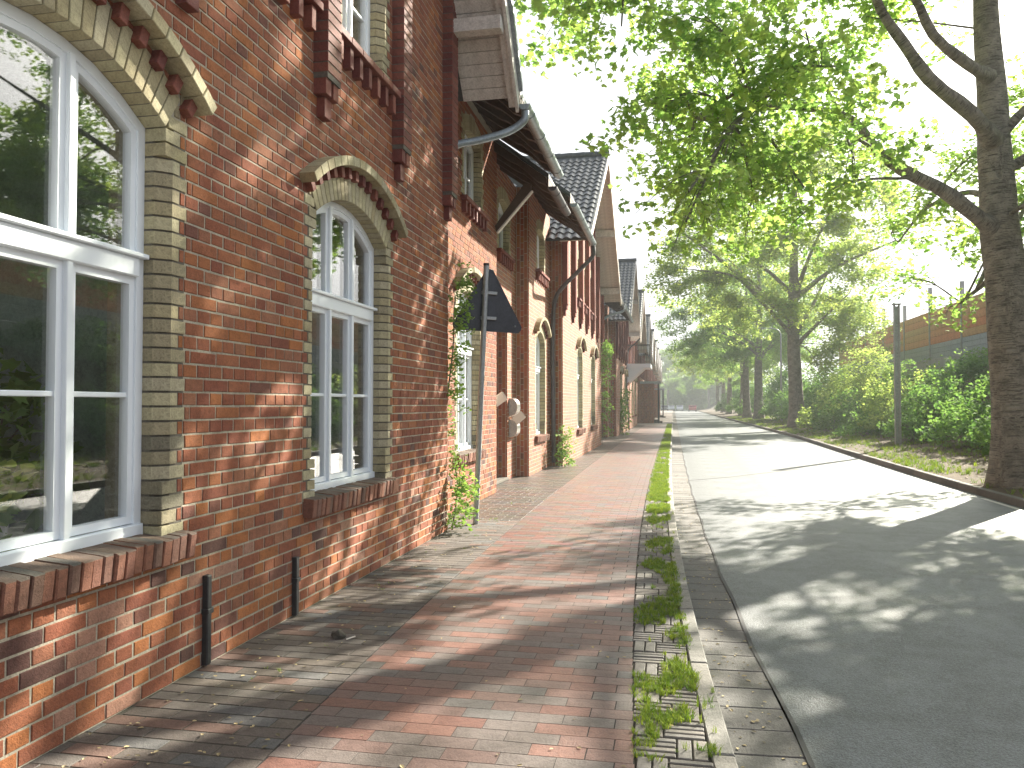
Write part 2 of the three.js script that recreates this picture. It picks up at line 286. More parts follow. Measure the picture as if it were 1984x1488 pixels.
  for (let i = 0; i < lights; i++) {
    const a = -hw + F + lw * i + (i ? .02 : 0), b = -hw + F + lw * (i + 1) - (i < lights - 1 ? .02 : 0), t = .04;
    const A2 = { r: A.r - F, cy: A.cy };
    const parts = transom ? [[y0 + .08, transom - .05], [transom + .05, null]] : [[y0 + .08, null]];
    parts.forEach(([lo, hi], q) => {
      const out = archPoly(a, b, lo, A2, 0, hi), inn = archPoly(a, b, lo, A2, t, hi);
      obj('sash', slab(out, [inn.slice().reverse()], -.062, -.012), wm, G); pane(inn);
      if (!q && muntin) for (const my of [].concat(muntin)) obj('glazing_bar', boxGeo(a + t - .002, b - t + .002, my - .013, my + .013, -.058, -.02, .004), wm, G);
    });
  }
  if (room) {
    const x0 = u - hw - .45, x1 = u + hw + .45, ya = y0 - .7, yb = top + .35, za = z - .42 - (o.depth || 1.9), zb = z - .41, a = new Acc();
    a.quad([x0, ya, za], [x1, ya, za], [x1, yb, za], [x0, yb, za]); a.quad([x0, ya, zb], [x0, ya, za], [x0, yb, za], [x0, yb, zb]); a.quad([x1, ya, za], [x1, ya, zb], [x1, yb, zb], [x1, yb, za]);
    a.quad([x0, ya, zb], [x1, ya, zb], [x1, ya, za], [x0, ya, za]); a.quad([x0, yb, za], [x1, yb, za], [x1, yb, zb], [x0, yb, zb]);
    obj('room_wall', a.geo(), M.room, H);
  }
  return archPoly(-hw - .08, hw + .08, y0 - .12, { r: A.r + .08, cy: A.cy }).map(p => [p[0] + u, p[1]]);
}
const sillTones = [[.30, .13, .08], [.27, .12, .08], [.24, .12, .085], [.20, .115, .083], [.31, .14, .09]], sillMats = sillTones.map(t => grainMat(...t, .9, { vertexColors: true }));

// where no red brick lies: the opening with its yellow surround, its sill and its arch
function exclusion(o) {
  const hw = o.w / 2, A = arcOf(hw, o.rise ?? .2, o.ys), re = A.r + .235, ye = A.cy + (A.r + .23) * Math.cos(A.phi);
  const sy0 = o.sill === 'dentil' ? o.y0 - .07 : o.y0 - .13, sw = o.sill === 'dentil' ? hw + .19 : hw + .19;
  return (v, row) => {
    if (v < sy0 || v > A.cy + re) return [o.u, o.u];
    if (v < o.y0) return [o.u - sw, o.u + sw];
    if (v < ye) { const e = hw + (row % 2 ? .125 : .19) + .010; return [o.u - e, o.u + e]; }
    const h = Math.sqrt(Math.max(0, re * re - (v - A.cy) ** 2)) + .004; return [o.u - h, o.u + h];
  };
}
function layBricks(u0, u1, v0, v1, excl) {      // cross bond: rows of stretchers and of headers in turn
  const out = [];
  for (let row = Math.floor(v0 / COURSE); row < v1 / COURSE; row++) {
    const y = row * COURSE + .006, st = row % 2 === 0, len = st ? .26 : .13, off = st ? (row % 4 === 0 ? 0 : .13) : .065, mid = y + BH / 2;
    const ex = excl.map(f => [f(mid - .012, row), f(mid + .012, row)]);
    for (let n = Math.floor((u0 - off) / len); n * len + off < u1; n++) {
      const a = Math.max(u0, n * len + off + .0055), b = Math.min(u1, (n + 1) * len + off - .0055); if (b - a < .02) continue;
      let segs = [[a, b, a, b, true]];
      for (const [bo, tp] of ex) {
        const next = [];
        for (const s of segs) {
          if (bo[1] - bo[0] < 1e-6 || s[1] <= bo[0] && s[3] <= tp[0] || s[0] >= bo[1] && s[2] >= tp[1]) { next.push(s); continue; }
          const l = [s[0], Math.min(s[1], bo[0] - .005), s[2], Math.min(s[3], tp[0] - .005), false], r = [Math.max(s[0], bo[1] + .005), s[1], Math.max(s[2], tp[1] + .005), s[3], false];
          for (const q of [l, r]) if (q[1] - q[0] > .02 && q[3] - q[2] > .02) next.push(q);
        }
        segs = next;
      }
      for (const s of segs) out.push({ q: [[s[0], y], [s[1], y], [s[3], y + BH], [s[2], y + BH]], full: s[4] && b - a > len - .02, st, u: (s[0] + s[1]) / 2, v: mid, row });
    }
  }
  return out;
}
const toneAt = (u, v) => { const k = fbm(u * 1.1, v * 1.3, 3.3, 3); let i = toneBag[Math.floor(R() * toneBag.length)]; if (k > .18 && R() < .5) i = pick([2, 9, 7, 0]); if (k < -.2 && R() < .5) i = pick([3, 5, 6, 8]); if (v < .9 && R() < .3) i = pick([2, 9, 0, 8]); if (v < .6 && R() < .3 * smooth(0, .3, fbm(u * 1.7, v * 2, 9, 2) + .05)) i = 10; return i; };
function brickSkin(wall, bricks, z, camU, camZ, count) {
  const score = b => (b.u - camU) ** 2 + (b.v - 1.2) ** 2 * 0.7, vis = bricks.filter(b => b.full && b.u > camU + 2.72).sort((a, b) => score(a) - score(b)).slice(0, count), own = new Set(vis);
  for (const b of vis) {
    const v = Math.floor(R() * 4), w = b.st ? .249 : .119, g = shared(`brick${b.st}${v}`, () => { const a = new Acc(2.2), e = () => rr(-.0022, .0022); a.block([[-w / 2 + e(), -BH / 2 + e()], [w / 2 + e(), -BH / 2 + e()], [w / 2 + e(), BH / 2 + e()], [-w / 2 + e(), BH / 2 + e()]], -.02, 0, .0035); return a.geo(); });
    const m = obj('brick', g, brickMats[toneAt(b.u, b.v)], wall); m.position.set((b.q[0][0] + b.q[1][0]) / 2, b.v, z + rr(-.0015, .002)); m.rotation.set(rr(-.01, .01), rr(-.008, .008), rr(-.004, .004));
  }
  const a = new Acc(2.2);
  for (const b of bricks) if (!own.has(b)) { const t = brickTones[toneAt(b.u, b.v)], k = rr(.88, 1.12), d = rr(-.0015, .002); a.block(b.q.map(p => [p[0] + rr(-.0015, .0015), p[1] + rr(-.0012, .0012)]), z - .02, z + d, b.u < 10 ? .003 : 0, t.map(x => x * k)); }
  if (a.p.length) obj('brickwork', a.geo(), brickVC, wall, 'stuff');
}
// a flat projecting strip of dark red brick that ends in stepped corbels
function lesene(H, u, y0, y1, z, near) {
  const L = group('lesene', H, [u, 0, z]), P = new Pieces(L, near, 'lesene_brick'), c = .12;
  if (near) {
    const full = shared('lesFull', () => { const a = new Acc(2.2); bevelBox(a, -.125, .125, 0, BH, -.02, c, .003); return a.geo(); }), core = obj('joints', boxGeo(-.12, .12, y0 + .005, y1, -.01, c - .006), M.mortarDark, L);
    for (let y = Math.ceil(y0 / COURSE) * COURSE; y < y1; y += COURSE) P.add('brick', full, [0, y + .0055, 0], 0, darkRedMats, darkRedTones);
  } else P.add('brick', boxGeo(-.125, .125, y0, y1, -.02, c), [0, 0, 0], 0, darkRedMats, darkRedTones);
  const sm = (x0, x1, ya, yb, d) => shared(`corbel${x0}${x1}${(yb - ya).toFixed(3)}${d}`, () => { const a = new Acc(2.2); bevelBox(a, x0, x1, 0, yb - ya - .006, -.02, d, .003); return a.geo(); });
  const yb = Math.ceil(y0 / COURSE) * COURSE;
  P.add('corbel_brick', sm(-.115, -.02, 0, .16, .10), [0, yb - .157, 0], 0, darkRedMats, darkRedTones); P.add('corbel_brick', sm(.02, .115, 0, .16, .10), [0, yb - .157, 0], 0, darkRedMats, darkRedTones);
  P.add('corbel_brick', sm(-.02, .02, 0, .16, .05), [0, yb - .157, 0], 0, darkRedMats, darkRedTones);
  P.add('corbel_brick', sm(-.06, .06, 0, .155, .065), [0, yb - .314, 0], 0, darkRedMats, darkRedTones);
  P.done();
}
const profile = (pts, u0, u1) => slab(pts, null, -u1, -u0).rotateY(-Math.PI / 2);      // outline in (z, y), running from u0 to u1
function gutter(H, u0, u1, y, z, m = M.zinc) {
  const g = group('gutter', H), r = .075, pts = [], inn = [];
  for (let i = 0; i <= 10; i++) { const a = Math.PI + Math.PI * i / 10; pts.push([z + r * Math.cos(a), y + r * Math.sin(a)]); inn.unshift([z + (r - .006) * Math.cos(a), y + (r - .006) * Math.sin(a)]); }
  obj('trough', profile([...pts, ...inn], u0, u1), m, g);
  for (const e of [u0 - .004, u1]) obj('end_cap', profile(pts, e, e + .004), m, g);
  for (let u = u0 + .35; u < u1; u += .85) { const p = []; for (let i = 0; i <= 10; i++) { const a = Math.PI + Math.PI * i / 10; p.push([z + (r + .008) * Math.cos(a), y + (r + .008) * Math.sin(a)]); } const q = p.map(([a, b]) => [z + (a - z) * .92, y + (b - y) * .92]).reverse(); obj('gutter_bracket', profile([...p, ...q], u - .02, u + .02), m, g); }
  return g;
}
function eave(H, u0, u1, y, zWall, zEdge, near, slope = .75) {      // rafters, boarding and roof of a section whose eave runs along the street
  const E = group('eave', H), y1 = y - .02, back = -6, dz = zEdge - back;
  obj('roof_slab', profile([[zEdge, y1 + .10], [zEdge, y1 + .17], [back, y1 + .17 + dz * slope], [back, y1 + .10 + dz * slope]], u0, u1), M.tile, E);
  obj('boarding', profile([[zEdge - .02, y1 + .085], [zEdge - .02, y1 + .098], [zWall - .3, y1 + .098 + (zEdge - zWall + .28) * slope], [zWall - .3, y1 + .085 + (zEdge - zWall + .28) * slope]], u0, u1), M.whiteDull, E);
  obj('fascia', profile([[zEdge - .03, y1 - .07], [zEdge - .005, y1 - .07], [zEdge - .005, y1 + .11], [zEdge - .03, y1 + .11]], u0, u1), M.timber, E);
  const n = Math.round((u1 - u0) / .55), L = zEdge - zWall;
  for (let i = 0; i <= n; i++) {
    const u = clamp(u0 + (u1 - u0) * i / n, u0 + .05, u1 - .05), p = [];
    for (let k = 0; k <= 8; k++) { const t = k / 8, z = zWall - .1 + (L + .05) * t; p.push([z, y1 + .08 + (zEdge - z) * slope]); }
    for (let k = 8; k >= 0; k--) { const t = k / 8, z = zWall - .1 + (L + .05) * t; p.push([z, y1 - .05 + (zEdge - z) * slope - .05 * (1 - t) + (t > .55 ? .035 * Math.sin((t - .55) * 14) : 0)]); }
    obj('rafter', profile(p, u - .05, u + .05), M.timber, E);
  }
  return E;
}
// S-shaped roof tile lying in x (across) and y (up the slope)
const tileGeo = (() => {
  const w = .215, l = .40, n = 6, pos = [], nor = [], uv = [], idx = [], f = t => .026 * Math.sin(t * Math.PI * 2 - .6) , df = t => .026 * Math.PI * 2 / w * Math.cos(t * Math.PI * 2 - .6);
  for (let i = 0; i <= n; i++) for (const [y, dz] of [[0, .03], [l, .0]]) { const t = i / n; pos.push(t * w, y, f(t) + dz); const q = Math.hypot(df(t), 1, .06); nor.push(-df(t) / q, .06 / q, 1 / q); uv.push(t * w, y); }
  for (let i = 0; i < n; i++) { const a = i * 2; idx.push(a, a + 2, a + 1, a + 2, a + 3, a + 1); }
  const b = pos.length / 3; for (let i = 0; i <= n; i++) for (const dz of [.03, .012]) { const t = i / n; pos.push(t * w, 0, f(t) + dz); nor.push(0, -1, 0); uv.push(t * w, dz); }
  for (let i = 0; i < n; i++) { const a = b + i * 2; idx.push(a + 1, a + 3, a, a + 3, a + 2, a); }
  const g = new THREE.BufferGeometry(); g.setAttribute('position', new THREE.Float32BufferAttribute(pos, 3)); g.setAttribute('normal', new THREE.Float32BufferAttribute(nor, 3)); g.setAttribute('uv', new THREE.Float32BufferAttribute(uv, 2)); g.setIndex(idx); return g;
})();
const tileMats = [[.10, .11, .115], [.08, .09, .097], [.12, .125, .125], [.09, .095, .097]].map(t => grainMat(...t, .36, { bumpScale: .001 }));
let tileField = null;
function gableRoof(H, uL, uR, yF, yA, zE, near) {
  const uc = (uL + uR) / 2, tan = (yA - yF) / (uc - uL), ang = Math.atan(tan), RF = group('roof', H), back = -7.5, th = .05, len = (uc - uL) / Math.cos(ang);
  for (const sd of [-1, 1]) {
    const e = sd < 0 ? uL : uR; obj('roof_deck', slab(sd < 0 ? [[e, yF], [uc, yA], [uc, yA + th], [e, yF + th]] : [[uc, yA], [e, yF], [e, yF + th], [uc, yA + th]], null, back, zE - .05), M.tile, RF);
    obj('bargeboard', slab(sd < 0 ? [[e, yF - .16], [uc, yA - .16], [uc, yA + .07], [e, yF + .07]] : [[uc, yA - .16], [e, yF - .16], [e, yF + .07], [uc, yA + .07]], null, zE - .048, zE), M.board, RF);
    const nb = Math.floor(len / .15);                                                // boards under the overhang
    if (near) for (let i = 0; i < nb; i++) { const m = obj('soffit_board', shared('soffitBoard', () => boxGeo(-.071, .071, -.018, 0, 0, .68, .002)), M.board, RF), d = (i + .5) * .15; m.position.set(e - sd * d * Math.cos(ang), yF - .003 + d * Math.sin(ang), zE - .735); m.rotation.z = -sd * ang; }
    else obj('soffit', slab(sd < 0 ? [[e, yF - .03], [uc, yA - .03], [uc, yA - .004], [e, yF - .004]] : [[uc, yA - .03], [e, yF - .03], [e, yF - .004], [uc, yA - .004]], null, zE - .73, zE - .06), M.board, RF);
    for (const t of [.12, .55]) { const d = len * t, x = e - sd * d * Math.cos(ang), y = yF + d * Math.sin(ang); obj('purlin', boxGeo(x - .08, x + .08, y - .26, y - .045, zE - .74, zE - .06, .006), M.whiteDull, RF); }
  }
  const cols = 16, rows = Math.floor(len / .35), q = new THREE.Quaternion().setFromEuler(new THREE.Euler(0, 0, 0));
  // near slope: tiles with x running outwards from the house and y up the slope
  const up = new THREE.Vector3(Math.cos(ang), Math.sin(ang), 0), out = new THREE.Vector3(-Math.sin(ang), Math.cos(ang), 0), across = new THREE.Vector3().crossVectors(up, out);
  const frame = new THREE.Matrix4().makeBasis(across, up, out);
  const place = (c, r) => { const d = -.06 + r * .35, v = new THREE.Vector3(uL + d * Math.cos(ang), yF + th + .012 + d * Math.sin(ang), zE - .02 - (across.z > 0 ? (c + 1) : c) * .205); return v; };
  if (near) for (let r = 0; r < rows; r++) for (let c = 0; c < cols; c++) { const m = obj('roof_tile', tileGeo, pick(tileMats), RF); m.quaternion.setFromRotationMatrix(frame); m.position.copy(place(c, r)); m.position.addScaledVector(out, rr(-.003, .004)); }
  else {
    const list = []; for (let r = 0; r < rows; r++) for (let c = 0; c < cols; c++) { const g = tileGeo.clone(); const mx = frame.clone().setPosition(place(c, r)); g.applyMatrix4(mx); list.push(g); }
    obj('roof_tiles', mergeGeometries(list), M.tile, RF, 'stuff');
  }
  const rg = []; for (let i = 0; i < 10; i++) { const z = zE - i * .38; rg.push(tube([[uc, yA + .075, z + .01], [uc, yA + .075, z - .38]], [.115, .10], 8, true)); } rg.forEach(g => obj('ridge_tile', g, tileMats[0], RF));
}
function downpipe(H, pts, r = .05, m = M.zinc) { const g = group('downpipe', H); obj('pipe', tube(curve(pts, 30), r, 10), m, g); return g; }

// --- first house: street gable beside the camera, set-back bay, entrance niche
const BAYZ = -.32, NICHEZ = -.60;
{
  const H = thing('brick_house', 'nearest red brick house with yellow arched window surrounds beside the pavement', 'house', [WALLX, 0, 0], Math.PI / 2);
  const w1 = { u: 3.0, w: 1.56, y0: .80, ys: 2.98, rise: .24, transom: 2.22, muntin: 1.55, depth: 1.5 }, w2 = { u: 6.37, w: 1.5, y0: .80, ys: 2.97, rise: .23, transom: 2.33, muntin: 1.58 };
  const u1 = { u: 6.54, w: .92, y0: 4.5, ys: 6.35, rise: .15, lights: 2, muntin: 5.05, sill: 'dentil', sillW: .72, hood: false }, u0 = { ...u1, u: 4.8 };
  const holes = [w1, w2, u1, u0].map(o => arched(H, o));
  const A = obj('wall', slab(rectPts(.5, 9.25, 0, 7.6), holes, -.40, -.0045), M.mortar, H);
  const apex = 11.75; obj('gable_wall', slab([[-1.4, 7.602], [9.25, 7.602], [9.25, 7.7], [3.93, apex + .9], [-1.4, 7.7]], null, -.4, 0), farBrick, H);
  obj('side_wall', slab(rectPts(-1.4, .498, 0, 7.6), null, -.4, 0), farBrick, H);
  brickSkin(A, layBricks(.5, 9.25, 0, 7.6, [w1, w2, u1, u0].map(exclusion)), 0, 0, 2.65, 300);
  for (const u of [2.19, 3.92, 5.68, 7.40, 9.12]) lesene(H, u, 3.96, 7.5, 0, true);
  // set-back bay
  const w3 = { u: 11.5, w: 1.25, y0: .80, ys: 2.98, rise: .2, transom: 2.3, muntin: 1.58, z: BAYZ, near: true }, u3 = { u: 11.72, w: 1.0, y0: 4.5, ys: 5.5, rise: .12, lights: 2, muntin: 5.0, sill: 'dentil', sillW: .74, hood: false, z: BAYZ };
  const hb = [w3, u3].map(o => arched(H, o));
  const B = obj('wall', slab(rectPts(9.252, 13.37, 0, 6.1), hb, BAYZ - .5, BAYZ - .0045), M.mortar, H);
  brickSkin(B, layBricks(9.252, 13.37, 0, 5.9, [w3, u3].map(exclusion)), BAYZ, 0, 2.65, 0);
  // entrance niche with the door
  const u5 = { u: 15.3, w: .95, y0: 4.45, ys: 5.4, rise: .12, lights: 2, sill: 'dentil', sillW: .68, hood: false, z: NICHEZ, near: false };
  const hn = arched(H, u5), C = obj('wall', slab(rectPts(13.372, 16.498, 0, 6.1), [hn, rectPts(14.55, 15.62, -.01 + .02, 3.0)], NICHEZ - .4, NICHEZ), farBrick, H);
  const D = group('door', H, [15.085, 0, NICHEZ - .24]); obj('leaf', boxGeo(-.53, .53, .02, 2.3, -.06, 0, .01), M.door, D); obj('fanlight_frame', slab(rectPts(-.53, .53, 2.305, 2.99), [rectPts(-.45, .45, 2.38, 2.92).reverse()], -.06, 0), M.door, D); obj('handle', boxGeo(.40, .43, 1.0, 1.16, 0, .05, .005), M.inox, D);
  obj('fanlight_pane', boxGeo(-.45, .45, 2.38, 2.92, -.04, -.03), M.iron, D); for (const x of [-.25, .25]) for (const y of [.35, 1.3]) obj('panel', boxGeo(x - .17, x + .17, y - .2, y + .45, 0, .012, .01), M.door, D);
  obj('doorstep', boxGeo(14.5, 15.7, 0, .06, NICHEZ - .24, NICHEZ + .02, .01), M.mortarDark, H);
  // roofs
  gableRoofNear(H);
  eave(H, 9.95, 13.15, 5.40, BAYZ, .74, true); gutter(H, 9.95, 13.15, 5.34, .80);
  eave(H, 13.17, 15.0, 5.22, NICHEZ, .62, true); { const g = gutter(H, 13.2, 15.05, 5.16, .68, M.zincDark); }
  const st = group('bracket', H, [13.3, 0, BAYZ]); obj('strut', profile([[0, 4.55], [.02, 4.45], [.62, 5.12], [.62, 5.24], [.5, 5.24]], -.05, .05), M.timber, st); obj('strut_edge', profile([[.022, 4.44], [.05, 4.44], [.65, 5.12], [.622, 5.12]], -.052, .052), M.whiteDull, st);
  downpipe(H, [[10.02, 5.29, .80], [10.02, 5.16, .79], [9.98, 5.02, .62], [9.75, 4.84, .25], [9.62, 4.75, -.02], [9.6, 4.62, -.2], [9.6, 4.3, -.22], [9.6, .1, -.22]]);
  // iron stubs on the plinth
  for (const [u, h] of [[4.19, .52], [5.29, .42]]) { const g = group('iron_conduit', H, [u, 0, 0]); obj('channel', boxGeo(-.022, .022, 0.01, h, 0, .035, .006), M.iron, g); obj('clamp', boxGeo(-.03, .03, h * .58, h * .58 + .03, 0, .043, .004), M.iron, g); }
}
function gableRoofNear(H) {     // only the foot of this gable shows: boards, bargeboard, purlin end, tiles' edge
  const RF = group('roof', H), tan = 1.15, ang = Math.atan(tan), uR = 9.86, yF = 5.40, uc = 3.93, yA = yF + (uR - uc) * tan, uL = 2 * uc - uR, zE = .75;
  for (const sd of [-1, 1]) {
    const e = sd < 0 ? uL : uR, sl = (d0, d1, z0, z1) => slab(sd < 0 ? [[e, yF + d0], [uc, yA + d0], [uc, yA + d1], [e, yF + d1]] : [[uc, yA + d0], [e, yF + d0], [e, yF + d1], [uc, yA + d1]], null, z0, z1);
    obj('roof_deck', sl(.0, .10, -7, zE - .03), M.tile, RF); obj('bargeboard', sl(-.2, .06, zE - .04, zE), M.whiteDull, RF); obj('verge_strip', sl(.065, .17, zE - .15, zE + .05), M.zinc, RF);
    obj('inner_rail', sl(-.13, -.03, zE - .13, zE - .045), M.whiteDull, RF);
    if (sd > 0) for (let i = 0; i < 34; i++) { const d = (i + .5) * .15, m = obj('soffit_board', shared('soffitBoardN', () => boxGeo(-.0715, .0715, -.02, 0, 0, .58, .002)), M.whiteDull, RF); m.position.set(e - d * Math.cos(ang), yF - .004 + d * Math.sin(ang), .03); m.rotation.z = -ang; }
    else obj('soffit', sl(-.03, -.002, .03, zE - .05), M.whiteDull, RF);
  }
  for (const [u, dy] of [[9.12, -.08], [6.4, -.05]]) { const y = yF + (uR - u) * tan + dy - .1; obj('purlin', boxGeo(u - .08, u + .08, y - .16, y, .002, zE - .06, .008), M.whiteDull, RF); }
}
// --- second house: bay beyond the niche, then a gable with a pantiled roof
function farGable(H, u0, W, near, opt = {}) {
  const uc = u0 + W / 2, yF = opt.yF ?? 5.42, yA = opt.yA ?? 9.2, o = .5, tan = (yA - yF) / (W / 2 + o);
  const wins = (opt.wins ?? [uc - 1.65, uc + 2.2]).map(u => ({ u, w: 1.25, y0: .80, ys: 2.95, rise: .2, transom: 2.3, lights: near ? 3 : 2, muntin: near ? 1.58 : undefined, near: false }));
  const ups = [-1.735, 0, 1.735].map(d => ({ u: uc + d, w: .9, y0: 4.5, ys: 5.6, rise: .12, lights: 2, sill: 'dentil', sillW: .72, hood: false, near: false }));
  const holes = [...wins, ...ups].map(w => arched(H, w));
  obj('wall', slab([[u0, 0], [u0 + W, 0], [u0 + W, yF + o * tan - .1], [uc, yA - .06], [u0, yF + o * tan - .1]], holes, -.4, 0), farBrick, H);
  for (let i = 0; i < 7; i++) { const u = u0 + .125 + (W - .25) * i / 6; lesene(H, u, 3.96, yF + tan * (W / 2 + o - Math.abs(u - uc)) - .25, 0, false); }
  gableRoof(H, u0 - o, u0 + W + o, yF, yA, .73, near);
}
function farBay(H, u0, u1, door, wUp = true) {
  const c = (u0 + u1) / 2, list = [{ u: c + .05, w: 1.2, y0: .80, ys: 2.95, rise: .2, transom: 2.3, lights: 2, z: BAYZ, near: false }];
  if (wUp) list.push({ u: c + .1, w: .95, y0: 4.5, ys: 5.4, rise: .1, lights: 2, sill: 'dentil', sillW: .74, hood: false, z: BAYZ, near: false });
  const holes = list.map(o => arched(H, o));
  obj('wall', slab(rectPts(u0, u1, 0, 6.1), holes, BAYZ - .4, BAYZ), farBrick, H);
}
{
  const S0 = 16.5, H = thing('brick_house', 'second red brick house with glazed dark tiles on its street gable, beyond the metal letterboxes', 'house', [WALLX, 0, -S0], Math.PI / 2), U = s => s - S0;
  farBay(H, U(16.5), U(19.4));
  farGable(H, U(19.4), 10.65, true, { wins: [U(23.05), U(26.9)] });
  eave(H, U(15.1), U(18.85), 5.40, BAYZ, .74, true); gutter(H, U(15.1), U(18.95), 5.34, .80);
  downpipe(H, [[U(18.9), 5.28, .80], [U(18.9), 5.05, .80], [U(18.98), 4.75, .5], [U(19.12), 4.4, .1], [U(19.2), 4.15, -.12], [U(19.22), 3.8, -.2], [U(19.22), .1, -.2]], .05, M.zincDark);
  farBay(H, U(30.05), U(33.5)); obj('wall', slab(rectPts(U(33.502), U(37.0), 0, 6.1), null, NICHEZ - .4, NICHEZ), farBrick, H);
  eave(H, U(30.6), U(37.2), 5.40, BAYZ, .74, false); gutter(H, U(30.6), U(37.2), 5.34, .80);
  downpipe(H, [[U(30.7), 5.28, .80], [U(30.7), 5.1, .8], [U(30.5), 4.9, .3], [U(30.35), 4.6, -.1], [U(30.3), 4.2, -.2], [U(30.3), .1, -.2]]);
}
const houseNotes = ['third red brick house along the row, with the white balcony on its gable', 'red brick gable house just before the dark brick entrance porch', 'red brick gable house behind the nearest dark brick porch', 'red brick gable house between the two far porches', 'red brick gable house behind the farther porch', 'small distant brick gable house, third from the far end of the row', 'distant brick gable house, second from the far end of the row', 'farthest brick gable house at the end of the row'];
[[37.0, 1.0, 10.65], [49.2, .6, 10.65], [62.6, 2.4, 10.65], [76.6, 2.4, 10.65], [90.6, 2.4, 10.65], [104.4, 2.2, 10.65], [118, 2.4, 10.65], [132, 2.4, 10.65]].forEach(([s0, bay, gw], i) => {
  const H = thing('brick_house', houseNotes[i], 'house', [WALLX, 0, -s0], Math.PI / 2, 'gabled brick houses down the street');
  if (bay > 1.2) { farBay(H, 0, bay, false, false); eave(H, -.1, bay - .4, 5.4, BAYZ, .74, false); gutter(H, -.1, bay - .4, 5.34, .80); } else obj('wall', slab(rectPts(0, bay, 0, 6.1), null, BAYZ - .4, BAYZ), farBrick, H);
  farGable(H, bay, gw, false);
  obj('wall', slab(rectPts(bay + gw + .002, bay + gw + .6, 0, 6.1), null, BAYZ - .4, BAYZ), farBrick, H);
  if (i === 0) {   // balcony
    const B = group('balcony', H, [46.5 - s0, 0, 0]); obj('slab', boxGeo(0, 2.6, 3.62, 3.86, .002, 1.38, .01), M.white, B);
    for (const u of [.1, 2.5]) obj('bracket', profile([[.002, 2.75], [.05, 2.75], [1.0, 3.615], [.002, 3.615]], u - .06, u + .06), M.white, B);
    obj('rail', boxGeo(0, 2.6, 4.9, 4.96, 1.3, 1.36), M.iron, B); obj('rail', boxGeo(0, .05, 4.9, 4.96, .01, 1.3), M.iron, B);
    for (let k = 0; k <= 14; k++) obj('baluster', boxGeo(.01, .035, 3.86, 4.9, .05 + k * .09, .07 + k * .09), M.iron, B);
    for (let k = 1; k <= 24; k++) obj('baluster', boxGeo(k * .105, k * .105 + .02, 3.86, 4.9, 1.32, 1.34), M.iron, B);
    downpipe(H, [[46.3 - s0, 5.3, .8], [46.3 - s0, 5.0, .5], [46.3 - s0, 4.6, .12], [46.3 - s0, .1, .12]], .045, M.zincDark);
  }
});
const porchMat = farBrick;
[[65.5, 'dark brick entrance porch with a flat grey canopy, the nearer of two'], [94, 'farther dark brick entrance porch with a flat canopy']].forEach(([s, label]) => {
  const P = thing('entrance_porch', label, 'porch', [WALLX, 0, -s], Math.PI / 2, 'porches in front of the far houses');
  obj('side_wall', slab(rectPts(0, .25, 0, 3.2), null, .002, 1.1), porchMat, P); obj('front_wall', slab(rectPts(.252, 2.2, 0, 3.2), [rectPts(.8, 1.7, .01, 2.3)], .85, 1.09), porchMat, P); obj('side_wall', slab(rectPts(2.202, 2.45, 0, 3.2), null, .002, 1.1), porchMat, P);
  obj('canopy', boxGeo(-.3, 2.8, 3.2, 3.38, .002, 1.65, .01), M.zinc, P); obj('door', boxGeo(.8, 1.7, .012, 2.29, .86, .92), M.door, P);
  for (let k = 0; k < 2; k++) obj('step', boxGeo(.5 + k * .1, 2.0 - k * .1, k * .14 + .001, k * .14 + .14, 1.1, 1.75 - k * .3), M.mortarDark, P);
  for (const u of [-.15, 2.6]) obj('post', boxGeo(u - .05, u + .05, 0, 3.2, 1.4, 1.5), M.iron, P);
});

// ---------- ground: pavement, kerbs, road, verge ----------
const kx = s => -.07 + .614 * Math.exp(-Math.max(s, 0) / 5.5);            // road edge of the left kerb
const rx = s => 5.28 + .5 * smooth(15, 45, s);                             // road edge of the right kerb
function vh(x, s) {                                                        // verge and embankment
  const d = x - rx(s) - .12, up = smooth(2.6, 8.2, d) * 3.0 + clamp(d / 2.6) * .22;
  return .0 + up + .10 * fbm(x * .6, s * .4, 5, 3) * smooth(0, 1.5, d) + .02;
}
function strip(x0, x1, s0, s1, y, ds = .5, k = 1) {                         // sheet between two lines that follow the street
  const pos = [], uv = [], idx = []; let n = 0;
  for (let s = s0; s <= s1 + 1e-6; s += ds) { const a = x0(s), b = x1(s); pos.push(a, y, -s, b, y, -s); uv.push(a * k, s * k, b * k, s * k); if (n) idx.push(n - 2, n - 1, n, n - 1, n + 1, n); n += 2; }
  const g = new THREE.BufferGeometry(); g.setAttribute('position', new THREE.Float32BufferAttribute(pos, 3)); g.setAttribute('uv', new THREE.Float32BufferAttribute(uv, 2)); g.setIndex(idx); g.computeVertexNormals(); return g;
}
structure('ground', new THREE.PlaneGeometry(1600, 1600, 1, 1).rotateX(-Math.PI / 2).translate(0, -.24, 0), M.soil);
const flat = a => a.geo().rotateX(-Math.PI / 2);
const paverTones = { red: [[.265, .145, .115], [.285, .16, .13], [.24, .125, .10], [.24, .16, .138], [.21, .14, .122], [.195, .165, .15], [.188, .175, .165], [.255, .155, .13], [.22, .166, .148], [.20, .17, .155]], dark: [[.145, .12, .102], [.165, .145, .128], [.125, .105, .09], [.14, .138, .132], [.19, .118, .092], [.155, .13, .105], [.15, .125, .105]], mosaic: [[.24, .225, .205], [.20, .185, .165], [.28, .255, .22], [.225, .20, .175]] };
const paverVC = std(0xffffff, { vertexColors: true, map: grainTex, bumpMap: grainBump, bumpScale: .003, roughness: .42 });
const paverMats = Object.fromEntries(Object.entries(paverTones).map(([k, v]) => [k, v.map(t => grainMat(...t, k === 'red' ? .45 : .8, { bumpScale: .003 }))]));
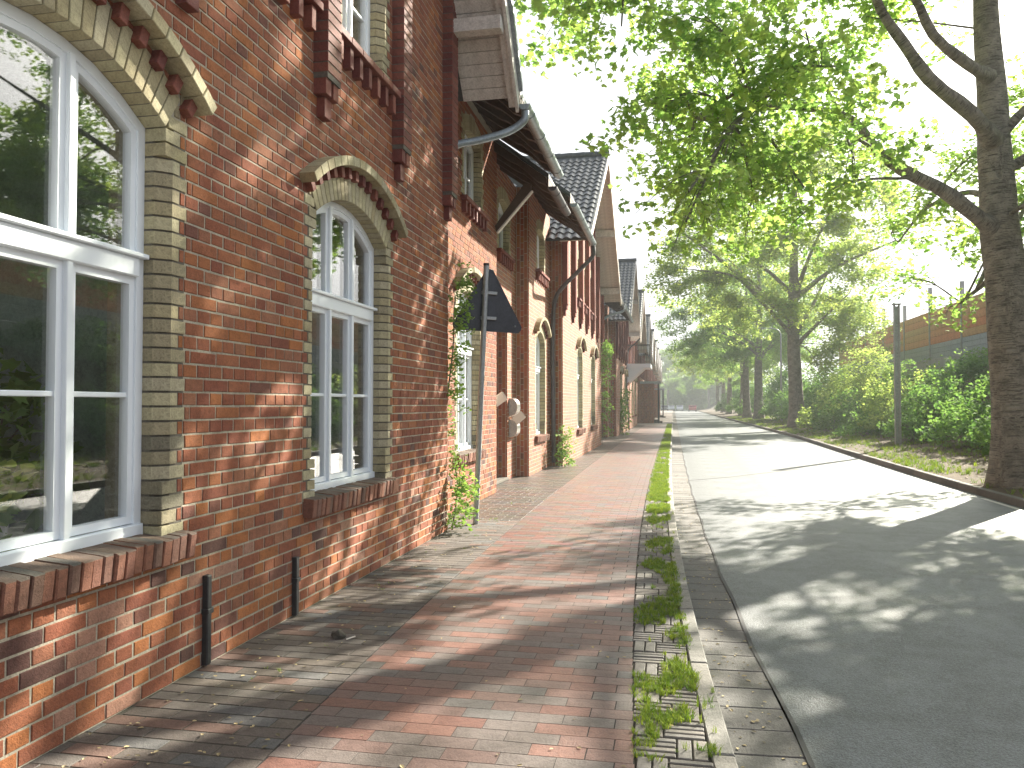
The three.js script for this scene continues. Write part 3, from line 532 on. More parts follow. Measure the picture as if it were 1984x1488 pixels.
function paving(parent, kind, list, y, count, bev) {                         // list of {x, s, w, l, h}: centre, width across, length along
  list.sort((a, b) => a.s - b.s); let own = 0; const acc = new Acc(2.2), mats = paverMats[kind], tones = paverTones[kind];
  for (const p of list) {
    const i = Math.floor(R() * tones.length), t = p.dark ? tones[p.dark % tones.length] : tones[i], dy = rr(-.0022, .0022) * (kind === 'red' ? .2 : kind === 'dark' ? .5 : 1.0);
    if (own < count && p.s > 2.9) {
      own++; const v = Math.floor(R() * 3), g = shared(`pave${kind}${p.w.toFixed(2)}${p.l.toFixed(2)}${v}`, () => { const a = new Acc(2.2); a.rect(-p.w / 2, p.w / 2, -p.l / 2, p.l / 2, -.05, 0, bev); return flat(a); });
      const m = obj(kind === 'mosaic' ? 'edge_paver' : 'paver', g, mats[i], parent); m.position.set(p.x, y + dy, -p.s); m.rotation.set(rr(-.004, .004), rr(-.006, .006), rr(-.0015, .0015));
    } else acc.rect(p.x - p.w / 2, p.x + p.w / 2, p.s - p.l / 2, p.s + p.l / 2, y - .03, y + dy, p.s < 14 ? bev : 0, t.map(x => x * rr(.9, 1.1)));
  }
  obj('paver_field', flat(acc), paverVC, parent, 'stuff');
}
{
  const far = 60, P = structure('pavement', strip(s => kx(s) - 1.985, s => kx(s) - .43, -6, far, -.0016), M.jointSand), list = [];
  for (let s = 1.2, row = 0; s < far - .1; s += .1165, row++) { const L = kx(s) - 1.98, Rr = kx(s) - .432, off = row % 2 ? .12 : 0; for (let x = L - off; x < Rr - .03; x += .2435) { const a = Math.max(L, x + .002), b = Math.min(Rr, x + .242); if (b - a > .03) list.push({ x: (a + b) / 2, s: s + .058, w: Math.round((b - a) * 100) / 100, l: .112 }); } }
  paving(P, 'red', list, 0, 300, 0);
  const D = structure('pavement_edge_strip', strip(s => -3.4, s => kx(s) - 1.986, -6, far, -.0045), M.joint), l2 = [];
  for (let s = 1.2, row = 0; s < far - .1; s += .108, row++) { const Rr = kx(s) - 1.99, L = s < 9.3 ? WALLX - .01 : s > 13.37 && s < 16.5 ? WALLX + NICHEZ : s < 19.4 ? WALLX + BAYZ : s < 30 ? WALLX - .01 : s < 37 ? WALLX + BAYZ : WALLX - .01, off = row % 2 ? .13 : rr(0, .02); for (let x = Rr + off; x > L; x -= .258) { const b = Math.min(Rr, x - .003), a = Math.max(L, x - .255 + rr(0, .006)); if (b - a > .03) l2.push({ x: (a + b) / 2, s: s + .054, w: Math.round((b - a) * 100) / 100, l: .098 }); } }
  paving(D, 'dark', l2, -.002, 260, .001);
  const Mo = structure('mosaic_strip', strip(s => kx(s) - .429, s => kx(s) - .105, -6, far, -.016), M.joint), l3 = [];
  for (let s = 1.2, row = 0; s < far - .1; s += .21, row++) {
    const L = kx(s + .1) - .425, Rr = kx(s + .1) - .108, wv = .135, A = row % 2 === 0, v0 = A ? L : Rr - wv, h0 = A ? L + wv + .006 : L, h1 = A ? Rr : Rr - wv - .006;
    for (let i = 0; i < 2; i++) l3.push({ x: v0 + wv * (i + .5) / 2, s: s + .105, w: .06, l: .196 });
    for (let i = 0; i < 4; i++) l3.push({ x: (h0 + h1) / 2, s: s + .028 + i * .051, w: Math.round((h1 - h0) * 100) / 100, l: .036 });
  }
  paving(Mo, 'mosaic', l3, -.003, 300, .004);
  structure('far_pavement', strip(s => -3.4, s => kx(s) - .105, far, 260, -.002, 5, .5), std(lin3(.30, .24, .20), { map: grainTex, roughness: .6 }));
  // kerbs
  const stone = [[.33, .31, .27], [.29, .28, .25], [.36, .33, .28]].map(t => grainMat(...t, .8));
  const K = structure('kerb', strip(s => kx(s) - .104, s => kx(s) - .002, -6, 260, -.012, 1), M.joint);
  for (let s = -2, i = 0; s < 110; s += .62, i++) { const m = obj('kerb_stone', shared(`kerb${i % 3}`, () => { const a = new Acc(2.2); a.rect(-.05, .05, -.306, .306, -.24, 0, .006); return flat(a); }), pick(stone), K); m.position.set((kx(s) + kx(s + .62)) / 2 - .05, .001 + rr(-.002, .003), -s - .31); m.rotation.y = Math.atan2(kx(s) - kx(s + .62), .62) + rr(-.004, .004); }
  const K2 = structure('kerb_beside_verge', strip(s => rx(s) + .002, s => rx(s) + .12, -6, 260, .0, 1), M.joint), stone2 = [[.20, .185, .16], [.17, .16, .14], [.235, .21, .18]].map(t => grainMat(...t, .85));
  for (let s = -2, i = 0; s < 120; s += .98, i++) { const m = obj('kerb_stone', shared(`kerbr${i % 3}`, () => { const a = new Acc(2.2); a.rect(-.06, .06, -.485, .485, -.3, 0, .012); return flat(a); }), pick(stone2), K2); m.position.set((rx(s) + rx(s + .98)) / 2 + .06, .03 + rr(-.006, .006), -s - .49); m.rotation.y = Math.atan2(rx(s) - rx(s + .98), .98); }
  // gutter slabs and carriageway
  const G = structure('gutter', strip(s => kx(s) - .01, s => kx(s) + .352, -6, 260, -.115, 1), M.joint), gm = [[.155, .145, .13], [.175, .165, .15], [.135, .13, .12]].map(t => grainMat(...t, .75));
  for (let s = 1.2; s < 75; s += .295) { const m = obj('gutter_slab', shared('gslab', () => { const a = new Acc(2.2); a.rect(-.174, .174, -.144, .144, -.04, 0, .004); return flat(a); }), pick(gm), G); m.position.set((kx(s) + kx(s + .295)) / 2 + .175, -.103 + rr(-.002, .002), -s - .147); m.rotation.y = Math.atan2(kx(s) - kx(s + .295), .295); }
  const RD = structure('road', strip(s => kx(s) + .354, s => rx(s) + .01, -8, 320, -.10, 1, .8), M.asphalt);
  const crack = (pts, w, c) => { const a = new Acc(), q = curve(pts.map(p => [p[0], 0, p[1]]), 60); for (let i = 0; i < q.length - 1; i++) { const A = q[i], B = q[i + 1], j = .004 * Math.sin(i * 2.7), t = [A.z - B.z, B.x - A.x], L = Math.hypot(...t), nx = t[0] / L * w * rr(.6, 1.3), nz = t[1] / L * w; a.quad([A.x - nx, c, -A.z + nz], [B.x - nx, c, -B.z + nz + j], [B.x + nx, c, -B.z - nz], [A.x + nx, c, -A.z - nz]); } return a.geo(); };
  const tar = std(lin3(.03, .03, .032), { roughness: .7 });
  obj('tar_seam', crack([[.3, 17.3], [1.2, 18.3], [2.6, 20.3], [4.2, 22.2], [5.2, 23.2]], .03, -.096), tar, RD);
  obj('edge_crack', crack([...Array(40).keys()].map(i => [kx(1.5 + i * .7) + .356 + .012 * Math.sin(i * 1.9), 1.5 + i * .7]), .011, -.096), tar, RD);
  const wl = new Acc(1); for (let s = 3; s < 15; s += .5) wl.quad([rx(s) - .17, -.096, -s], [rx(s) - .08, -.096, -s], [rx(s) - .08, -.096, -s - .5], [rx(s) - .17, -.096, -s - .5]); obj('edge_line', wl.geo(), grainMat(.75, .74, .70, .7), RD);
  // verge
  const pos = [], uv = [], idx = [], xs = [], ss = []; for (let x = 0; x <= 12; x += .3) xs.push(x); xs.push(14, 18, 25, 40, 70); for (let s = -14; s < 70; s += .7) ss.push(s); for (let s = 70; s < 330; s += 6) ss.push(s);
  for (const s of ss) for (const x of xs) { const X = rx(s) + .121 + x; pos.push(X, vh(X, s), -s); uv.push(X * .5, s * .5); }
  for (let j = 0; j < ss.length - 1; j++) for (let i = 0; i < xs.length - 1; i++) { const a = j * xs.length + i, b = a + xs.length; idx.push(a, a + 1, b, a + 1, b + 1, b); }
  const g = new THREE.BufferGeometry(); g.setAttribute('position', new THREE.Float32BufferAttribute(pos, 3)); g.setAttribute('uv', new THREE.Float32BufferAttribute(uv, 2)); g.setIndex(idx); g.computeVertexNormals();
  structure('verge', g, M.soil);
}

// ---------- plants ----------
const leafGeo = (len, wid, lobes) => {            // pointed lobed leaf folded along its rib, base at the origin, tip along +y
  const s = lobes ? [[0, 0], [.5, .18], [.28, .38], [.62, .62], [.22, .68], [0, 1]] : [[0, 0], [.38, .22], [.5, .5], [.3, .8], [0, 1]], p = [];
  for (const sd of [-1, 1]) for (let i = 1; i < s.length - 1; i++) { const A = [0, 0, 0], B = [s[i][0] * sd * wid, s[i][1] * len, Math.abs(s[i][0]) * wid * .35], C = [s[i + 1][0] * sd * wid, s[i + 1][1] * len, Math.abs(s[i + 1][0]) * wid * .35 - (i > 3 ? .0 : 0)]; sd > 0 ? p.push(...A, ...B, ...C) : p.push(...A, ...C, ...B); }
  const g = new THREE.BufferGeometry(); g.setAttribute('position', new THREE.Float32BufferAttribute(p, 3)); g.computeVertexNormals(); return g;
};
function sprayGeo(n, size, spread, lobes, seed) {         // a twig end with n leaves
  const r = rng(seed), base = leafGeo(size, size * .95, lobes), out = [];
  for (let i = 0; i < n; i++) {
    const g = base.clone(), k = rr(.65, 1.15, r), th = r() * 6.283, rad = spread * Math.sqrt(r()), m = new THREE.Matrix4().compose(new THREE.Vector3(rad * Math.cos(th), rr(-.35, .3, r) * spread, rad * Math.sin(th)), new THREE.Quaternion().setFromEuler(new THREE.Euler(rr(-.9, .9, r) + Math.PI / 2, rr(-.8, .8, r), r() * 6.283, 'YXZ')), new THREE.Vector3(k, k, k));
    g.applyMatrix4(m); out.push(g);
  }
  return mergeGeometries(out);
}
function scatter(name, geo, mat, mats4, parent, tint) {
  const im = new THREE.InstancedMesh(geo, mat, mats4.length); im.name = name; im.castShadow = im.receiveShadow = true; im.userData.kind = 'stuff';
  const c = new THREE.Color(); mats4.forEach((m, i) => { im.setMatrixAt(i, m); if (tint) { const t = tint(i, m); c.setRGB(...t); im.setColorAt(i, c); } });
  parent.add(im); return im;
}
const bladeGeo = (() => { const r = rng(4), p = []; for (let i = 0; i < 9; i++) { const a = r() * 6.28, l = rr(.6, 1.15, r), b = rr(.15, .7, r), w = .035, dx = Math.cos(a), dz = Math.sin(a), ox = rr(-.2, .2, r), oz = rr(-.2, .2, r), px = -dz * w, pz = dx * w; const P0 = [ox - px, 0, oz - pz], P1 = [ox + px, 0, oz + pz], Q0 = [ox + dx * b * .4 - px * .8, l * .6, oz + dz * b * .4 - pz * .8], Q1 = [ox + dx * b * .4 + px * .8, l * .6, oz + dz * b * .4 + pz * .8], T = [ox + dx * b, l, oz + dz * b]; p.push(...P0, ...P1, ...Q1, ...P0, ...Q1, ...Q0, ...Q0, ...Q1, ...T); } const g = new THREE.BufferGeometry(); g.setAttribute('position', new THREE.Float32BufferAttribute(p, 3)); g.computeVertexNormals(); return g; })();
const grassMat = leafMat(.25, .38, .05, .45), mx4 = (x, y, z, ry, sx, sy = sx, sz = sx, rx_ = 0, rz = 0) => new THREE.Matrix4().compose(new THREE.Vector3(x, y, z), new THREE.Quaternion().setFromEuler(new THREE.Euler(rx_, ry, rz, 'YXZ')), new THREE.Vector3(sx, sy, sz));
const tintBy = (lo, hi) => () => { const k = R(), v = rr(.8, 1.15); return [0, 1, 2].map(i => (lo[i] + (hi[i] - lo[i]) * k) * v); };
{
  const r = rng(21), list = [];
  for (let i = 0; i < 26000; i++) {                       // in the joints of the mosaic strip
    const s = 3 + 60 * r() ** 1.5, t = r(), x = kx(s) - .43 + .36 * t, n = fbm(x * 3.2, s * 1.7, 1.5, 3), want = s < 8 ? (n > .10 - .18 * smooth(.2, .8, t) + .06 ? .8 : .02) : smooth(-.12, .22, n + .14 * smooth(8, 13, s)) * smooth(.05, .45, t + .18 * smooth(9, 14, s));
    if (r() > want * (t > .15 ? 1 : .3)) continue; const k = rr(.022, .05, r) * (s > 9 ? 1.3 : 1); list.push(mx4(x, -.008, -s, r() * 6.28, k * 1.4, k, k * 1.4));
  }
  for (let i = 0; i < 500; i++) { const s = 3 + 40 * r() ** 1.3, x = kx(s) - .08 + rr(-.05, .07, r); if (fbm(x * 4, s * 1.3, 8) > .12) { const k = rr(.03, .06, r); list.push(mx4(x, 0, -s, r() * 6.28, k)); } }
  for (let i = 0; i < 420; i++) { const s = rr(2.8, 14, r), x = rr(WALLX + .02, kx(s) - 2.0, r), n = fbm(x * 2.3, s * 2.3, 4, 2); if (n > .22) { const k = rr(.012, .03, r); list.push(mx4(x, -.008, -s, r() * 6.28, k * 1.6, k, k * 1.6)); } }
  const o = scatter('grass', bladeGeo, grassMat, list, scene, tintBy([.55, .7, .5], [1.5, 1.2, 1.0])); o.name = numbered('kerb_grass'); o.userData.label = 'bright green grass and moss growing between the mosaic pavers along the kerb'; o.userData.category = 'grass';
  const l2 = []; for (let i = 0; i < 9000; i++) { const s = rr(4, 95, r), x = rx(s) + .15 + 3.4 * r() ** 1.3, n = fbm(x * .8, s * .45, 2, 3); if (n < -.02 && r() > .12) continue; const k = rr(.05, .16, r); l2.push(mx4(x, vh(x, s) - .01, -s, r() * 6.28, k * 1.3, k, k * 1.3)); }
  const v = scatter('grass', bladeGeo, grassMat, l2, scene, tintBy([.6, .7, .6], [1.2, 1.0, .7])); v.name = numbered('verge_grass'); v.userData.label = 'rough grass on the shaded verge beside the road'; v.userData.category = 'grass';
}
const sprays = [0, 1].map(k => sprayGeo(12, .122, .31, true, 40 + k)), spraysFar = sprayGeo(12, .17, .42, true, 50), spraySmall = sprayGeo(11, .07, .16, false, 60);
const leafGreen = leafMat(.33, .50, .12, .62), leafYellow = leafMat(.43, .55, .15, .66), leafShrub = leafMat(.21, .37, .085, .58), leafVine = leafMat(.26, .42, .09, .5);
// tree: trunk and limbs as tapered tubes, twigs, and a crown of leaf sprays spread through lobes
function tree(name, label, o) {
  const T = thing(name, label, 'tree', [o.base[0], o.base[1], -o.base[2]], 0, o.group), r = rng(o.seed), L = p => new THREE.Vector3(p[0] - o.base[0], p[1] - o.base[1], -(p[2] - o.base[2]));
  const tp = curve(o.trunk.map(L), 40), rad = i => { const t = i / 40; return o.r * (1 + .55 * Math.exp(-t * 26)) * (1 - .8 * t ** 1.15); };
  obj('trunk', tube(tp, (i, a) => rad(i) * (1 + .05 * Math.sin(a * 5 + i * .4) * Math.exp(-i / 9) + .03 * Math.sin(a * 3 + i)), 18, true, 1), o.bark || M.bark, T);
  const limbPts = [...tp.slice(12)];
  for (const l of o.limbs || []) { const p = curve(l.p.map(L), 18); limbPts.push(...p.slice(3)); obj('limb', tube(p, i => l.r * (1 - .75 * i / 18) * (1 + .06 * Math.sin(i * 2.1)) + (i < 2 ? l.r * .35 * (1 - i / 2) : 0), 9), o.bark || M.bark, T); }
  const twigs = [], leaves = [];
  for (const b of o.lobes) {
    const c = L(b), R3 = [b[3], b[4], b[5]];
    let best = limbPts[0], bd = 1e9; for (const q of limbPts) { const d = (q.distanceTo(c) + Math.max(0, q.y - c.y) * .6) * rr(.7, 1.3, r); if (d < bd) { bd = d; best = q; } }
    const mid = best.clone().lerp(c, .5); mid.y += bd * .10; mid.x += rr(-.3, .3, r); mid.z += rr(-.3, .3, r);
    const br = curve([best, mid, c], 8), R0 = clamp(bd * .014, .012, .05); twigs.push(tube(br, i => R0 * (1 - .7 * i / 8), 5, false));
    const vol = b[3] * b[4] * b[5], n = Math.round(o.density * (b[6] ?? 1) * vol ** .85), ends = [];
    for (let i = 0; i < Math.max(5, n / 26); i++) {
      const d = new THREE.Vector3(rr(-1, 1, r), rr(-1, 1, r), rr(-1, 1, r)).normalize().multiplyScalar(rr(.5, 1, r)), e = new THREE.Vector3(c.x + d.x * R3[0], c.y + d.y * R3[1] - .15, c.z + d.z * R3[2]), st = br[3 + Math.floor(r() * 5)], m2 = st.clone().lerp(e, .5); m2.y += .12;
      const tw = curve([st, m2, e], 5); twigs.push(tube(tw, q => .011 * (1 - .7 * q / 5), 4, false)); ends.push(tw);
    }
    for (let i = 0; i < n; i++) {
      let p; if (r() < .62) { const tw = pick(ends, r), q = tw[1 + Math.floor(r() * 5)]; p = new THREE.Vector3(q.x + rr(-.32, .32, r), q.y + rr(-.3, .22, r), q.z + rr(-.32, .32, r)); }
      else { const d = new THREE.Vector3(rr(-1, 1, r), rr(-1, 1, r), rr(-1, 1, r)); if (d.length() > 1) d.normalize(); p = new THREE.Vector3(c.x + d.x * R3[0], c.y + d.y * R3[1], c.z + d.z * R3[2]); if (PN.noise(p.x * .9, p.y * .9, p.z * .9 + o.seed) < -.05) continue; }
      const k = rr(.75, 1.2, r) * (o.leaf || 1); leaves.push(mx4(p.x, p.y, p.z, r() * 6.28, k, k, k, rr(-.5, .5, r), rr(-.5, .5, r)));
    }
  }
  obj('twigs', mergeGeometries(twigs), M.bark, T, 'stuff');
  const half = Math.ceil(leaves.length / 2), gs = o.far ? [spraysFar, spraysFar] : sprays;
  scatter('crown', gs[0], o.leafMat || leafGreen, o.far ? leaves : leaves.slice(0, half), T, tintBy(...(o.tint || [[.75, .85, .8], [1.25, 1.12, 1]])));
  if (!o.far) scatter('crown', gs[1], o.leafMat || leafGreen, leaves.slice(half), T, tintBy(...(o.tint || [[.75, .85, .8], [1.25, 1.12, 1]])));
  return T;
}

// the big tree beside the road
tree('street_tree', 'large leafy tree with a pale grey leaning trunk at the right edge, nearest the camera', {
  seed: 5, base: [6.12, .12, 15.8], r: .40, density: 86, tint: [[.8, .9, .85], [1.4, 1.2, 1.1]], bark: M.bark, group: 'trees along the verge',
  trunk: [[6.12, -.1, 15.8], [5.91, 3.2, 15.8], [5.77, 4.9, 15.8], [5.70, 6.7, 15.8], [5.6, 8.9, 15.8], [5.5, 12, 15.6], [5.5, 15, 15.5]],
  limbs: [
    { r: .15, p: [[5.75, 4.6, 15.75], [5.3, 4.85, 15.5], [4.72, 5.28, 15.3], [4.05, 5.64, 15.2], [3.53, 6.04, 15.1], [3.27, 6.48, 15.1], [2.8, 6.68, 14.9], [1.6, 6.75, 14.6], [.4, 6.5, 14.2]] },
    { r: .15, p: [[5.68, 6.2, 15.7], [5.1, 6.5, 15.0], [4.26, 7.0, 14.5], [3.82, 7.55, 14.3], [3.4, 8.1, 14.1], [2.9, 9.2, 13.6], [1.8, 10.6, 13]] },
    { r: .11, p: [[5.62, 7.4, 15.7], [5.0, 7.35, 14.9], [4.3, 7.7, 14.4], [3.9, 8.3, 14.1], [2.9, 8.8, 13.2], [1.2, 9.0, 12.4], [-.8, 8.6, 11.9]] },
    { r: .10, p: [[5.7, 6.2, 15.8], [6.2, 6.8, 15.5], [7.2, 7.6, 15.0], [8.6, 8.6, 14.4]] },
    { r: .09, p: [[5.75, 5.6, 15.8], [6.3, 6.0, 15.7], [7.4, 6.6, 15.8], [8.8, 7.0, 15.9]] },
    { r: .09, p: [[5.6, 8.6, 15.8], [6.2, 9.8, 16.4], [7.2, 11, 17.2]] }, { r: .07, p: [[5.75, 5.2, 15.9], [5.6, 5.6, 16.8], [5.2, 5.6, 18], [4.9, 5.1, 19]] },
    { r: .06, p: [[5.85, 4.1, 15.9], [6.2, 4.3, 16.9], [6.4, 4.1, 18.2], [6.2, 3.7, 19.5]] }],
  lobes: [
    [-2.688, 8.869, 13.3, 0.819, 0.5324, 0.819, 0.7328], [-1.824, 7.662, 11.55, 0.682, 0.4433, 0.682, 1.198], [-1.068, 8.327, 12.99, 0.8237, 0.5354, 0.8237, 0.7753], [-0.2422, 8.472, 13.46, 0.8594, 0.5586, 0.8594, 1.036], [0.3053, 8.727, 13.97, 0.7054, 0.4585, 0.7054, 0.7155], [1.538, 9.246, 14.96, 0.9076, 0.5899, 0.9076, 1.057], [2.486, 9.529, 15.61, 0.7556, 0.4912, 0.7556, 1.168], [4.45, 10.85, 18.31, 0.7527, 0.4892, 0.7527, 1.013], [-1.884, 8.115, 13.95, 0.9251, 0.6013, 0.9251, 1.128], [-0.6997, 6.885, 11.33, 0.9012, 0.5858, 0.9012, 1.182], [-0.08669, 8.384, 14.55, 0.6739, 0.438, 0.6739, 1.116], [0.4576, 6.82, 11.14, 0.8989, 0.5843, 0.8989, 1.195], [1.087, 7.532, 13.19, 0.6528, 0.4243, 0.6528, 0.8469], [1.805, 6.627, 11.44, 0.8151, 0.5298, 0.8151, 0.7225], [3.408, 8.968, 16.24, 0.9432, 0.6131, 0.9432, 0.9527], [-0.524, 7.835, 15.46, 0.7322, 0.4759, 0.7322, 0.9302], [0.425, 7.315, 14.03, 0.7957, 0.5172, 0.7957, 1.01], [1.327, 7.02, 13.36, 0.8521, 0.5539, 0.8521, 0.8188], [1.889, 7.028, 13.99, 0.792, 0.5148, 0.792, 0.7057], [2.201, 6.109, 11.44, 0.8155, 0.5301, 0.8155, 1.016], [-0.339, 5.731, 11.78, 0.7597, 0.4938, 0.7597, 0.9963], [-0.3155, 6.107, 12.28, 0.7292, 0.474, 0.7292, 0.9978], [0.468, 7.057, 15, 0.6094, 0.3961, 0.6094, 0.9846], [1.228, 5.99, 12.22, 0.8813, 0.5729, 0.8813, 0.8193], [2.081, 6.899, 14.98, 0.6356, 0.4132, 0.6356, 0.861], [2.709, 6.232, 13.76, 0.8994, 0.5846, 0.8994, 0.7846], [-0.162, 5.836, 14.07, 0.8822, 0.5734, 0.8822, 0.8726], [0.3392, 6.349, 15.09, 0.6949, 0.4517, 0.6949, 0.8732], [1.155, 5.634, 13.21, 0.9222, 0.5994, 0.9222, 0.778], [2.073, 6.187, 15.95, 0.9454, 0.6145, 0.9454, 0.9172], [2.665, 5.155, 12.63, 0.8609, 0.5596, 0.8609, 1.118], [3.724, 5.865, 14.59, 0.7194, 0.4676, 0.7194, 0.8137], [0.209, 4.295, 10.69, 0.8609, 0.5596, 0.8609, 0.7859], [0.394, 5.001, 13.64, 0.7448, 0.4841, 0.7448, 1.17], [1.168, 4.758, 12.37, 0.9016, 0.586, 0.9016, 0.9386], [1.892, 4.691, 12.28, 0.7871, 0.5116, 0.7871, 1.108], [4.614, 5.71, 17.53, 0.6026, 0.3917, 0.6026, 1.014], [0.183, 4.017, 11.21, 0.6239, 0.4056, 0.6239, 1.187], [0.6153, 4.514, 13.57, 0.7106, 0.4619, 0.7106, 0.8573], [1.216, 4.374, 14.18, 0.7263, 0.4721, 0.7263, 0.7955], [1.988, 4.577, 14.2, 0.8506, 0.5529, 0.8506, 0.8901], [5.387, 5.005, 17.41, 0.818, 0.5317, 0.818, 0.9158], [6.2, 3.7, 19.6, .9, .4, .9, .45], [6.9, 4.6, 18.8, .8, .4, .8, .4],
    [8.6, 5.6, 16, 1.1, .7, 1.1], [9.2, 7.2, 18.4, 1.3, .8, 1.3], [7.9, 4.8, 15.7, .9, .6, 1], [7.6, 5.6, 13.2, 1.2, .8, 1.2], [8.2, 6.4, 14.4, 1.2, .8, 1.2], [7, 4.7, 12, 1, .7, 1], [8, 5.5, 14.6, 1.2, .8, 1.2], [9.3, 6.2, 16, 1.3, .8, 1.3], [10.5, 7.2, 17, 1.3, .9, 1.3], [7.6, 4.7, 13, 1.1, .7, 1.1], [11, 8.5, 18, 1.4, .9, 1.4], [7.4, 6.0, 15.8, 1.0, .7, 1.1, .8], [8.2, 4.6, 17.4, 1.0, .6, 1.0], [7.8, 5.6, 20, 1.1, .7, 1.2], [9.2, 7, 21.5, 1.4, .9, 1.4], [8.6, 4.6, 22, 1, .6, 1.1], [10.6, 8.6, 22, 1.5, 1, 1.5], [10, 5.8, 19, 1.3, .8, 1.3], [7.4, 7.6, 20.4, 1.1, .8, 1.2], [11.4, 10, 20, 1.6, 1, 1.6],
    [5.4, 5.6, 19.4, .9, .6, 1, .8], [5.2, 4.6, 20.6, .8, .5, .9, .8], [6.4, 6.6, 18.6, .9, .6, 1, .7], [7.2, 8.2, 18, 1, .7, 1, .7],
    [2.8, 10.6, 12.8, 2.4, 1.3, 2.4, .4], [.4, 10, 12.2, 2, 1.0, 2, .4], [4.6, 9.6, 16, 2.1, 1.5, 2.4, .35], [6, 12, 16, 2.8, 2.0, 3, .6], [3.2, 12.8, 14.5, 2.6, 1.6, 2.8, .6], [8.4, 7.0, 15.6, 1.7, 1.0, 1.8, .9], [9, 11.4, 17, 2.6, 1.6, 2.6, .7], [5.4, 14.8, 15.5, 2.4, 1.5, 2.4, .6], [7.8, 5.8, 13.4, 1.5, .9, 1.6, .8]] });
// further trees of the row
function rowTree(label, x, s, h, spread, seed, opt = {}) {
  const y = vh(x, s), r = rng(seed), lobes = [], limbs = [], n = opt.n || 15;
  for (let i = 0; i < 5; i++) { const a = -.3 + i / 5 * 6.28 + rr(-.4, .4, r), e = spread * rr(.55, .8, r), y0 = y + h * rr(.30, .46, r); limbs.push({ r: opt.r * .36, p: [[x, y0, s], [x + Math.cos(a) * e * .4, y0 + h * .09, s + Math.sin(a) * e * .4], [x + Math.cos(a) * e, y0 + h * rr(.16, .28, r), s + Math.sin(a) * e]] }); }
  for (const l of opt.limbs || []) limbs.push(l);
  for (let i = 0; i < n; i++) { const a = i * 2.4 + rr(-.3, .3, r), t = (i + .5) / n, e = spread * Math.sin(Math.PI * (.22 + .68 * t)) * rr(.35, .85, r), k = spread * rr(.27, .40, r); lobes.push([x + Math.cos(a) * e, y + h * (.30 + .66 * t), s + Math.sin(a) * e, k, k * .66, k, rr(.7, 1.2, r)]); }
  for (const l of opt.lobes || []) lobes.push(l);
  return tree('street_tree', label, { seed, base: [x, y, s], r: opt.r, density: (opt.density || 15) * 2.9, far: true, leaf: opt.leaf || 1, group: 'trees along the verge', trunk: [[x, y - .3, s], [x + rr(-.2, .2, r), y + h * .3, s], [x + rr(-.3, .3, r), y + h * .6, s], [x, y + h * .93, s]], limbs, lobes, leafMat: opt.leafMat, tint: opt.tint });
}
rowTree('yellow-green tree with a thick dark forking trunk, second along the verge', 7.5, 52, 19, 7.4, 31, { r: .46, n: 20, density: 13, leafMat: leafYellow, limbs: [{ r: .2, p: [[7.4, 6.6, 52], [5.2, 8.4, 51.4], [3.2, 10.2, 51], [.8, 12, 50.6]] }, { r: .14, p: [[7.4, 5.6, 52], [5.4, 7.6, 50.5], [3.6, 9.2, 49.6], [1.2, 9.6, 49]] }, { r: .14, p: [[7.5, 5.2, 52], [8.8, 6.6, 51.4], [10.4, 8.2, 51]] }],
  lobes: [[.2, 8.6, 50, 1.9, 1.4, 2, 1], [-.2, 11, 51, 1.8, 1.5, 2, 1], [2.4, 7.4, 50, 2, 1.2, 2, 1], [9.4, 4.6, 50, 1.8, 1.1, 1.8, 1], [10.6, 6.6, 50.6, 2, 1.4, 2, 1], [8.4, 3.4, 49.4, 1.2, .7, 1.2, .9], [1.2, 13.2, 51, 2.2, 1.7, 2.2], [3, 15.4, 52, 2.2, 1.8, 2.2], [-.4, 9.4, 49, 1.6, 1.3, 1.8], [4.4, 11.6, 50, 2, 1.5, 2], [9.6, 11, 52, 2.2, 1.6, 2.2]] });
rowTree('fresh green tree with a pale-streaked trunk, third along the verge', 7.6, 76, 17, 7.6, 32, { r: .42, n: 18, lobes: [[.6, 7.4, 74, 2.2, 1.6, 2.2], [0, 9.8, 75, 2.2, 1.6, 2.2], [1.2, 5.9, 76, 1.6, .9, 1.8]] });
rowTree('green tree standing close behind the pale-streaked one', 7.2, 83, 16, 6.6, 33, { r: .38, lobes: [[1.2, 7, 82, 2, 1.4, 2]] });
rowTree('green tree of the verge, fifth from the camera', 7.9, 98, 16, 6.8, 34, { r: .36, leafMat: leafYellow, lobes: [[1.5, 6, 97, 2, 1.4, 2]] });
rowTree('green tree of the verge, sixth from the camera', 7.6, 116, 16, 7, 35, { r: .38, density: 13 });
rowTree('green tree of the verge, seventh from the camera', 8.0, 136, 15, 7, 36, { r: .36, density: 12 });
rowTree('green tree of the verge, eighth from the camera', 8.3, 158, 15, 7, 37, { r: .36, density: 11 });
rowTree('pale tree closing the far end of the street, left one', -1.5, 232, 17, 7.5, 38, { r: .36, density: 12, leaf: 1.6 }); rowTree('pale tree closing the far end of the street, right one', 9.5, 225, 16, 8, 39, { r: .36, density: 12, leaf: 1.6 }); rowTree('pale low tree at the far end above the parked cars', 4.5, 262, 20, 9, 41, { r: .36, density: 12, leaf: 1.8, leafMat: leafYellow });
